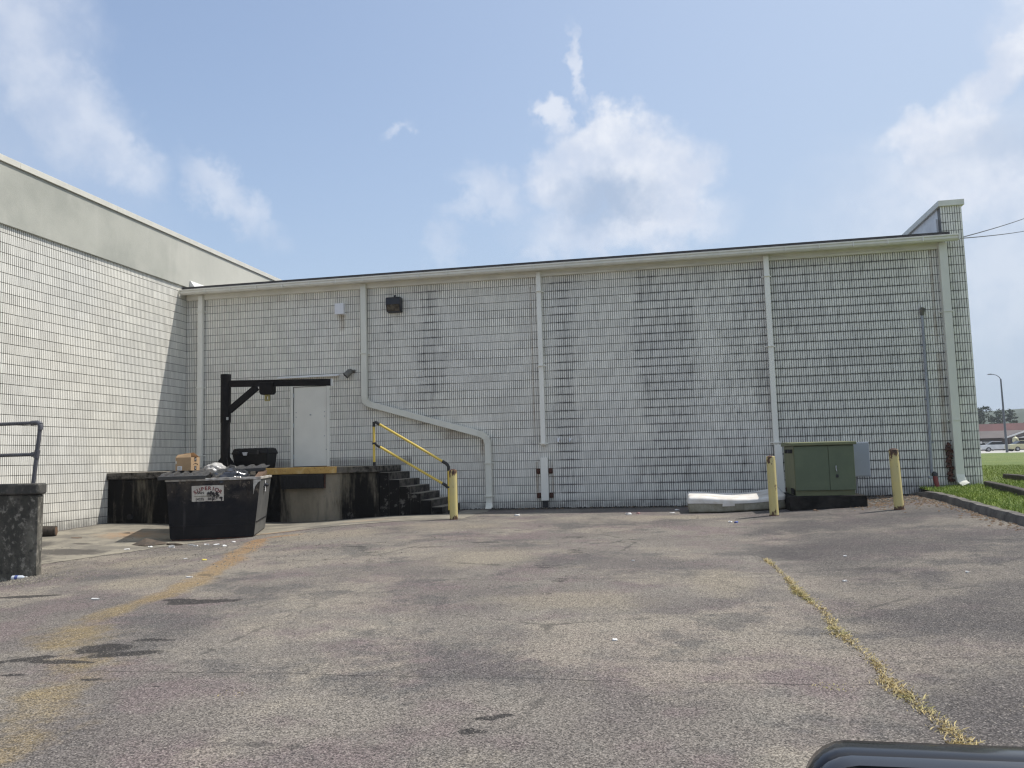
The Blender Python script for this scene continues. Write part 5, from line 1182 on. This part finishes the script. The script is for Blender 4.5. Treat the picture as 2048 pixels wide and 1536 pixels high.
# dry weeds in the crack that runs towards the camera
m, t, b = newmat('dry_weed'); P = t.pos(); n1 = t.noise(P, 3, 4, .6); n2 = t.noise(P, 60, 2, .6)
c = t.mix(t.smooth(n2, .35, .65), (0.58, 0.475, 0.25), (0.44, 0.35, 0.17)); c = t.mix(t.mul(t.smooth(n1, .52, .66), .6), c, (0.33, 0.32, 0.12)); t.put(b.inputs['Base Color'], c); b.inputs['Roughness'].default_value = .9
WP = [(1.13, 10.75), (1.19, 9.3), (1.18, 8.4), (1.26, 7.5), (1.21, 6.8), (1.29, 5.9), (1.25, 5.4), (1.33, 4.7), (1.36, 4.0), (1.40, 3.2)]
def blades(name, mat, pts, seed, hl, wl, lean):
    rr = random.Random(seed); mb = MB()
    for (x_, y_, z_, k) in pts:
        a = rr.random()*6.28; h = hl*k*(.4+rr.random()); w = wl*(.6+.8*rr.random()); l = lean*h*(.3+rr.random()); dx, dy = math.cos(a), math.sin(a); px, py = -dy*w, dx*w
        mb.add([(x_-px, y_-py, z_-.004), (x_+px, y_+py, z_-.004), (x_+dx*l*.45+px*.7, y_+dy*l*.45+py*.7, z_+h*.6), (x_+dx*l, y_+dy*l, z_+h)], [(0, 1, 2), (0, 2, 3)])
    o = mb.build(name, mat); o['kind'] = 'stuff'; return o
rr = random.Random(44); pts = []
for _ in range(8000):
    u = rr.random()*(len(WP)-1); i = int(u); f = u-i; x_ = WP[i][0]*(1-f)+WP[i+1][0]*f; y_ = WP[i][1]*(1-f)+WP[i+1][1]*f
    d_ = float(fbm(np.array(x_*0+3.3), np.array(y_), 2.6, 88)); dens = max(.34, min(1, (d_-.25)*2.2))
    if rr.random() > dens: continue
    x_ += rr.gauss(0, .012+.028*min(1, dens)*min(1, max(.3, (11.5-y_)/5))); pts.append((x_, y_, gz(x_, y_), .5+.6*min(1, dens)))
for (cx_, cy_, n_) in ((.87, 5.35, 50), (.95, 5.28, 30), (-2.81, 4.84, 26), (-2.75, 4.9, 16), (1.9, 4.9, 60), (2.15, 4.85, 60), (2.4, 4.8, 60)):
    for _ in range(n_): x_ = rr.gauss(cx_, .07); y_ = rr.gauss(cy_, .03); pts.append((x_, y_, gz(x_, y_), .35))
blades('dry_weeds', 'dry_weed', pts, 3, .015, .0034, 2.6)
# grass
m, t, b = newmat('grass_blade'); P = t.pos(); n1 = t.noise(P, 1.3, 4, .6); n2 = t.noise(P, 45, 2, .6)
c = t.mix(t.smooth(n1, .35, .66), (0.165, 0.245, 0.025), (0.28, 0.35, 0.052)); c = t.mix(t.mul(t.smooth(n2, .45, .7), .5), c, (0.30, 0.32, 0.09)); t.put(b.inputs['Base Color'], c); b.inputs['Roughness'].default_value = .6
pts = []; rr = random.Random(12)
N_ = 52000; yy_ = np.array([10+26*rr.random()**1.5 for _ in range(N_)]); uu = np.array([.16+rr.random()**1.15*(3.2 if yy_[i] < 20 else 8) for i in range(N_)])
xx_ = kerb_x(yy_)+uu; zz_ = lawn(xx_, yy_)
ok = ~((yy_ > WY-.02) & (xx_ < XR+.06)); big = fbm(xx_, yy_, .8, 14)
pts = [(float(a), float(b_), float(c_), .55+.9*float(d_)) for a, b_, c_, d_, o_ in zip(xx_, yy_, zz_, big, ok) if o_]
blades('grass', 'grass_blade', pts, 4, .055, .006, .8)
# landscape timbers on the lawn
simple('old_timber', (0.040, 0.034, 0.028), (0.085, 0.072, 0.06), 12, .95, bump=.7, stretch=(1, 1, 1))
for (a_, b_, lab) in (((6.78, 19.35), (6.10, 15.3), 'dark weathered landscape timber in the grass beside the building corner'), ((8.25, 22.3), (7.9, 19.6), 'second dark timber farther back in the grass, partly sunk')):
    za, zb = float(lawn(np.array(a_[0]), np.array(a_[1]))), float(lawn(np.array(b_[0]), np.array(b_[1])))
    mb = MB(); mb.rect_tube([(a_[0], a_[1], za-.03), ((a_[0]+b_[0])/2, (a_[1]+b_[1])/2, (za+zb)/2-.02), (b_[0], b_[1], zb-.03)], .16, .15, (0, 0, 1)); tag(mb.build('landscape_timber', 'old_timber', bevel=.03), lab, 'timber')

# ------------------------------------------------------------------ service wires
simple('wire_black', (0.03, 0.03, 0.033), None, 5, .6)
for i, (e, lab) in enumerate((((21.0, 47.2, 14.0), 'upper of the two service wires leaving the right corner of the building'), ((20.9, 47.3, 13.0), 'lower of the two service wires leaving the right corner of the building'))):
    a_ = Vector((XR+.01, WY+.05, 6.10-.03*i)); e = Vector(e); ps = []
    for k in range(13):
        f = k/12; p_ = a_.lerp(e, f); p_.z -= 4*.10*f*(1-f); ps.append(p_)
    mb = MB(); mb.tube(ps, .013, 6); tag(mb.build('power_line', 'wire_black'), lab, 'wire', 'service wires at the building corner')

# ------------------------------------------------------------------ far side of the road
simple('far_concrete', (0.50, 0.48, 0.44), (0.42, 0.40, 0.37), .3, .9)
mb = MB(); mb.box(10, 220, 92, 230, -.5, .30); struct(mb.build('road', 'far_concrete'))
simple('brown_brick', (0.085, 0.055, 0.042), (0.06, 0.042, 0.035), .8, .9); simple('brown_shingle', (0.125, 0.105, 0.098), (0.10, 0.085, 0.08), .5, .9); simple('red_roof', (0.13, 0.045, 0.042), (0.105, 0.038, 0.037), .4, .8)
simple('white_trim', (0.74, 0.73, 0.71), (0.66, 0.65, 0.63), 1, .6); simple('dark_window', (0.018, 0.021, 0.027), None, 1, .15); simple('sign_dark', (0.025, 0.028, 0.035), None, 1, .4)
of = thing('brick_office', 'low brown brick building with a hipped shingle roof and a white trimmed gable porch', 'building', (66, 157, .3))
mb = MB(); mb.box(46, 84, 153.6, 166, .2, 2.42); mb.build('wall', 'brown_brick', of)
mb = MB(); mb.hexa([(45, 152.6, 2.43), (85, 152.6, 2.43), (85, 167, 2.43), (45, 167, 2.43), (49, 158, 3.75), (81, 158, 3.75), (81, 161, 3.75), (49, 161, 3.75)]); mb.build('roof', 'brown_shingle', of)
gb = MB(); gb.prism([(56.6, 2.35), (59.5, 3.42), (66.5, 3.42+.0), (69.4, 2.35)], 'y', 151.2, 153.55) if False else gb.prism([(56.3, 2.30), (59.7, 3.42), (63.1, 2.30)], 'y', 151.2, 156); gbo = gb.build('porch_roof', 'brown_shingle', of)
mb = MB()
for (a_, b_) in (((56.2, 2.36), (59.7, 3.52)), ((59.7, 3.52), (63.2, 2.36))): mb.rect_tube([(a_[0], 151.15, a_[1]), (b_[0], 151.15, b_[1])], .24, .1, (0, -1, 0))
mb.build('trim', 'white_trim', gbo)
mb = MB(); mb.prism([(58.2, 2.36), (60.9, 2.90), (63.0, 2.40), (63.0, 2.36)], 'y', 150.5, 151.1); mb.build('lower_gable', 'white_trim', gbo)
for xx in (57.0, 60.2, 62.6):
    mb = MB(); mb.box(xx-.12, xx+.12, 151.3, 151.54, .3, 2.30); mb.build('column', 'brown_brick', of)
for xx in (57.6, 59.2, 61.2, 65, 68, 72):
    mb = MB(); mb.box(xx, xx+1.0, 153.5, 153.59, .7, 2.0); mb.build('window', 'dark_window', of)
sg = thing('shop_sign', 'dark sign panel with pale emblem and two pale lines on the brown building', 'sign', (54.3, 153.4, 1.6))
mb = MB(); mb.box(52.9, 55.35, 153.36, 153.58, 1.22, 2.05); mb.build('panel', 'sign_dark', sg)
mb = MB(); mb.tube([(53.25, 153.355, 1.72), (53.25, 153.35, 1.72)], .22, 16); mb.build('emblem', 'white_trim', sg)
mb = MB(); rr = random.Random(3); xx = 53.6
for row, (zr, xe) in enumerate(((1.74, 55.2), (1.46, 55.0))):
    xx = 53.6+.25*row
    while xx < xe: 
        w_ = rr.uniform(.06, .13); mb.box(xx, xx+w_, 153.345, 153.358, zr-.07, zr+.07+.03*(rr.random() > .6)); xx += w_+.025
mb.build('lettering', 'white_trim', sg)
rs = thing('red_roofed_store', 'long store with a dull red roof behind the brown office', 'building', (75, 185, .3))
mb = MB(); mb.box(48, 110, 180, 200, .2, 4.3); mb.build('wall', 'brown_brick', rs)
mb = MB(); mb.hexa([(47.5, 179.5, 4.05), (110.5, 179.5, 4.05), (110.5, 200, 4.3), (47.5, 200, 4.3), (47.5, 181, 5.55), (110.5, 181, 5.55), (110.5, 200, 5.8), (47.5, 200, 5.8)]); mb.build('roof', 'red_roof', rs)
# street lamp
simple('lamp_pole_grey', (0.10, 0.115, 0.13), (0.085, 0.095, 0.11), 1, .5)
sl = thing('street_lamp', 'tall grey street lamp with a curved arm beyond the lawn', 'street lamp', (40.26, 107.9, .30))
mb = MB(); mb.tube([(40.26, 107.9, .28), (40.22, 107.9, 9.25)], [.15, .085], 12); mb.build('pole', 'lamp_pole_grey', sl, smooth=True)
mb = MB(); mb.tube([(40.22, 107.9, 9.2), (40.05, 107.9, 9.50), (39.75, 107.9, 9.75), (39.35, 107.9, 9.86), (39.1, 107.9, 9.86)], .045, 8); mb.build('arm', 'lamp_pole_grey', sl)
mb = MB(); mb.hexa([(38.75, 107.78, 9.83), (39.25, 107.78, 9.83), (39.25, 108.02, 9.83), (38.75, 108.02, 9.83), (38.85, 107.82, 9.93), (39.2, 107.82, 9.96), (39.2, 107.98, 9.96), (38.85, 107.98, 9.93)]); mb.build('lamp_head', 'lamp_pole_grey', sl, bevel=.02)
# cars by the office
simple('car_cream', (0.62, 0.58, 0.36), None, 1, .3); simple('car_white', (0.72, 0.73, 0.74), None, 1, .3); simple('car_teal', (0.035, 0.06, 0.07), None, 1, .3); simple('tyre', (0.015, 0.015, 0.016), None, 4, .85); simple('hub', (0.4, 0.4, 0.42), None, 4, .4, metal=.6)
def car(name, label, x, y, z, rot, mat, body, cabin, wheels, group):
    c_ = thing(name, label, 'car', (x, y, z), rot, group)
    mb = MB(); mb.prism(body, 'y', -.86, .86); bd_ = mb.build('body', mat, c_, bevel=.06, local=True)
    mb = MB(); mb.prism(cabin, 'y', -.74, .74); mb.build('windows', 'dark_window', c_, bevel=.04, local=True)
    top = max(p[1] for p in cabin); xs2 = [p[0] for p in cabin if p[1] > top-.05]
    mb = MB(); mb.box(min(xs2)-.05, max(xs2)+.05, -.72, .72, top-.02, top+.05); mb.build('roof', mat, c_, bevel=.02, local=True)
    for wx in wheels:
        for s in (-1, 1):
            mb = MB(); mb.tube([(wx, s*.70, .32), (wx, s*.90, .32)], .32, 18); w_ = mb.build('wheel', 'tyre', c_, local=True); mb = MB(); mb.tube([(wx, s*.90, .32), (wx, s*.91, .32)], .19, 12); mb.build('rim', 'hub', w_, local=True)
    mb = MB(); xb = max(p[0] for p in body)
    for s in (-.6, .6): mb.box(xb-.06, xb+.02, s-.2, s+.2, .58, .74)
    mb.build('headlight', 'hub', c_, local=True)
sed = [(-2.25, .3), (2.25, .3), (2.3, .62), (2.1, .85), (.95, .98), (-1.35, 1.0), (-2.25, .92), (-2.3, .6)]; sedc = [(.95, .97), (.25, 1.42), (-.85, 1.42), (-1.55, .99)]
G3 = 'cars parked by the brown office'
car('parked_car', 'cream yellow sedan nearest the street lamp', 48.0, 122.5, .30, .10, 'car_cream', sed, sedc, (-1.4, 1.4), G3)
car('parked_car', 'white car behind the cream sedan', 46.9, 128.5, .30, -.2, 'car_white', sed, sedc, (-1.4, 1.4), G3)
car('parked_car', 'dark teal car in the shade of the office porch', 53.2, 146.0, .30, .2, 'car_teal', sed, sedc, (-1.4, 1.4), G3)
hy = thing('roadside_hydrant', 'pale yellow rounded hydrant behind the cream sedan', 'hydrant', (49.6, 129.6, .3))
mb = MB(); mb.tube([(0, 0, 0), (0, 0, 1.05), (0, 0, 1.5), (0, 0, 1.85), (0, 0, 2.05)], [.26, .28, .42, .36, .10], 14); mb.build('barrel', 'car_cream', hy, smooth=True, local=True)
mb = MB(); mb.tube([(0, -.30, 1.45), (0, -.46, 1.45)], .17, 12); mb.build('outlet', 'tyre', hy, local=True)
mb = MB(); mb.tube([(0, 0, 2.05), (0, 0, 2.3)], [.10, .03], 8); mb.build('cap', 'car_cream', hy, local=True)

# trees beyond, each a trunk with limbs and a crown of leaf clumps
m, t, b = newmat('far_leaves'); P = t.pos(); n1 = t.noise(P, .5, 4, .6)
t.put(b.inputs['Base Color'], t.mix(t.smooth(n1, .35, .65), (0.030, 0.050, 0.030), (0.058, 0.085, 0.042))); b.inputs['Roughness'].default_value = .8
simple('far_bark', (0.05, 0.042, 0.035), None, 2, .95)
def tree(label, x, y, h, wd, seed, kind):
    rr = random.Random(seed); o = thing('tree', label, 'tree', (x, y, .3), 0, 'trees beyond the brown office')
    mb = MB(); mb.tube([(0, 0, -.2), (rr.uniform(-.2, .2), 0, h*.45), (rr.uniform(-.3, .3), 0, h*.9)], [.28, .18, .06], 8); limbs = []
    for k in range(8):
        z0_ = h*(.3+.07*k); a = rr.random()*6.28; l = wd*(.9-.07*k); e = (l*math.cos(a), l*math.sin(a), z0_+l*.25); limbs.append(e); mb.tube([(0, 0, z0_), (e[0]*.6, e[1]*.6, z0_+l*.2), e], [.09, .06, .02], 6)
    mb.build('trunk', 'far_bark', o, local=True)
    mb = MB(); cl = []
    for k in range(26 if kind else 34):
        z_ = h*(rr.uniform(.30, 1.0) if kind else rr.uniform(.22, .98)); f = max(.12, 1-((z_/h-.5)/.55)**2) if not kind else max(.15, 1.15-z_/h)
        a = rr.random()*6.28; r = wd*f*rr.random()**.5; cl.append((r*math.cos(a), r*math.sin(a), z_, wd*rr.uniform(.20, .34)))
    for (cx_, cy_, cz_, cr) in cl+[(e[0], e[1], e[2], wd*.22) for e in limbs]:
        for _ in range(46):
            d_ = Vector((rr.gauss(0, 1), rr.gauss(0, 1), rr.gauss(0, 1))).normalized()*cr*rr.random()**.4; d_.z *= .6 if not kind else .35
            c_ = Vector((cx_, cy_, cz_))+d_; s_ = rr.uniform(.16, .34); n_ = Vector((rr.gauss(0, 1), rr.gauss(0, 1), rr.gauss(0, 1))).normalized(); u = n_.orthogonal().normalized()*s_; v = n_.cross(u).normalized()*s_*.7
            mb.add([c_-u, c_+v*.8, c_+u, c_-v*.8], [(0, 1, 2, 3)])
    mb.build('crown', 'far_leaves', o, local=True)
for i, (x_, y_, h_, w_, k_, lab) in enumerate(((75.5, 220, 11.6, 3.6, 1, 'tall pine with gaps in its crown next to the building corner'), (78.6, 224, 10.9, 3.4, 0, 'broad dark tree in the middle of the clump left of the lamp'), (81.3, 219, 10.8, 3.0, 0, 'full dark tree just left of the street lamp pole'), (84.2, 222, 9.2, 2.6, 1, 'lower pine just right of the street lamp pole'), (89.6, 222, 9.3, 2.5, 0, 'dark tree at the right edge of the picture'), (73.0, 212, 7.2, 2.6, 0, 'low bushy tree half hidden by the building corner'), (96, 226, 10.5, 3.6, 0, 'tree farther right along the row beyond the office'), (103, 222, 9.6, 3.4, 1, 'last tree at the right end of the row'))):
    tree(lab, x_, y_, h_, w_, 100+i, k_)
simple('hill_forest', (0.045, 0.065, 0.045), (0.06, 0.08, 0.05), .02, .95)
hx = np.linspace(-80, 680, 90); mb = MB(); prof = [15.5+3.5*math.sin(x_*.011)+1.8*math.sin(x_*.031+1) for x_ in hx]
for i, x_ in enumerate(hx): mb.v += [(x_, 400, -2), (x_, 430, prof[i]*.8), (x_, 450, prof[i]), (x_, 520, -2)]
for i in range(len(hx)-1):
    for k in range(3): mb.f.append((i*4+k, (i+1)*4+k, (i+1)*4+k+1, i*4+k+1))
struct(mb.build('hills', 'hill_forest', smooth=True))

# ------------------------------------------------------------------ the car the photograph was taken from: its door and mirror
simple('car_black', (0.010, 0.010, 0.012), (0.012, 0.012, 0.014), 3, .16); simple('car_trim', (0.030, 0.031, 0.036), (0.024, 0.025, 0.029), 3, .12)
m, t, b = newmat('mirror_glass'); b.inputs['Base Color'].default_value = (.012, .012, .014, 1); b.inputs['Roughness'].default_value = .06
cr = thing('parked_car', 'black car at the lower right, only the rounded top of its wing mirror in view', 'car', (.4, .6, .5))
def rrect(cx, cz, hw, hh, r, n=6):
    o = []
    for (sx, sz, a0) in ((1, 1, 0), (-1, 1, 90), (-1, -1, 180), (1, -1, 270)):
        for k in range(n+1): a = rad(a0+90*k/n); o.append((cx+sx*(hw-r)+r*math.cos(a), cz+sz*(hh-r)+r*math.sin(a)))
    return o
MX, MZ, MYc, hw, hh = .345, .822, 1.02, .212, .088
mb = MB(); rings = [(0.0, .92, .90), (.012, .985, .98), (.03, 1.0, 1.0), (.07, .96, .95), (.11, .80, .78), (.135, .5, .45)]
base = rrect(0, 0, hw, hh, .052); n = len(base); vs_ = []
tl = rad(-2.0); ct, st = math.cos(tl), math.sin(tl)
for (dy, sx, sz) in rings:
    for (u, v) in base:
        uu, vv = u*sx, v*sz; vs_.append((MX+uu*ct-vv*st, MYc+dy+.10*(uu), MZ+uu*st+vv*ct-.006*(uu/hw)**2))
fs_ = []
for i in range(len(rings)-1):
    for k in range(n): fs_.append((i*n+k, i*n+(k+1) % n, (i+1)*n+(k+1) % n, (i+1)*n+k))
fs_.append(tuple((len(rings)-1)*n+k for k in range(n)))
mb.add(vs_, fs_); mir = mb.build('side_mirror', 'car_black', cr, smooth=True)
mb = MB(); vs_ = []; prof = [(-.014, .90, .88), (-.016, .97, .965), (-.004, .99, .985), (.010, .99, .985)]
for (dy, sx, sz) in prof:
    for (u, v) in base:
        uu, vv = u*sx, v*sz; vs_.append((MX+uu*ct-vv*st, MYc+dy+.10*uu, MZ+uu*st+vv*ct-.006*(uu/hw)**2))
fs_ = []
for i in range(len(prof)-1):
    for k in range(n): fs_.append((i*n+k, i*n+(k+1) % n, (i+1)*n+(k+1) % n, (i+1)*n+k))
mb.add(vs_, fs_); mb.build('mirror_rim', 'car_trim', mir, smooth=True)
mb = MB(); vs_ = []
for (u, v) in base:
    uu, vv = u*.90, v*.88; vs_.append((MX+uu*ct-vv*st, MYc-.010+.10*uu, MZ+uu*st+vv*ct-.006*(uu/hw)**2))
mb.add(vs_, [tuple(range(n))]); mb.build('mirror_glass', 'mirror_glass', mir)
mb = MB(); mb.rect_tube([(.44, 1.05, .80), (.60, .95, .755), (.66, .80, .73)], .06, .05, (0, 0, -1)); mb.build('mirror_arm', 'car_black', mir, bevel=.01)
mb = MB(); mb.hexa([(-1.1, .62, -.05), (1.5, .62, -.05), (1.5, .80, -.05), (-1.1, .80, -.05), (-1.1, .58, .68), (1.5, .58, .72), (1.5, .78, .70), (-1.1, .78, .66)]); mb.build('door', 'car_black', cr, bevel=.04)
mb = MB(); mb.hexa([(1.51, -.7, .05), (2.6, -.7, .05), (2.6, .8, .05), (1.51, .8, .05), (1.51, -.7, .72), (2.6, -.6, .62), (2.6, .68, .62), (1.51, .76, .70)]); mb.build('bonnet', 'car_black', cr, bevel=.06)

# ------------------------------------------------------------------ summer haze in the air
m = bpy.data.materials.new('haze_air'); m.use_nodes = True; nt = m.node_tree; nt.nodes.clear()
out = nt.nodes.new('ShaderNodeOutputMaterial'); pv = nt.nodes.new('ShaderNodeVolumePrincipled'); nt.links.new(pv.outputs[0], out.inputs['Volume'])
pv.inputs['Color'].default_value = (.86, .90, .96, 1); pv.inputs['Density'].default_value = 0.00045; pv.inputs['Anisotropy'].default_value = 0.2
MATS['haze_air'] = m
mb = MB(); mb.box(-420, 700, -420, 640, -6.5, 22); hz_ = mb.build('haze', 'haze_air'); hz_['kind'] = 'stuff'
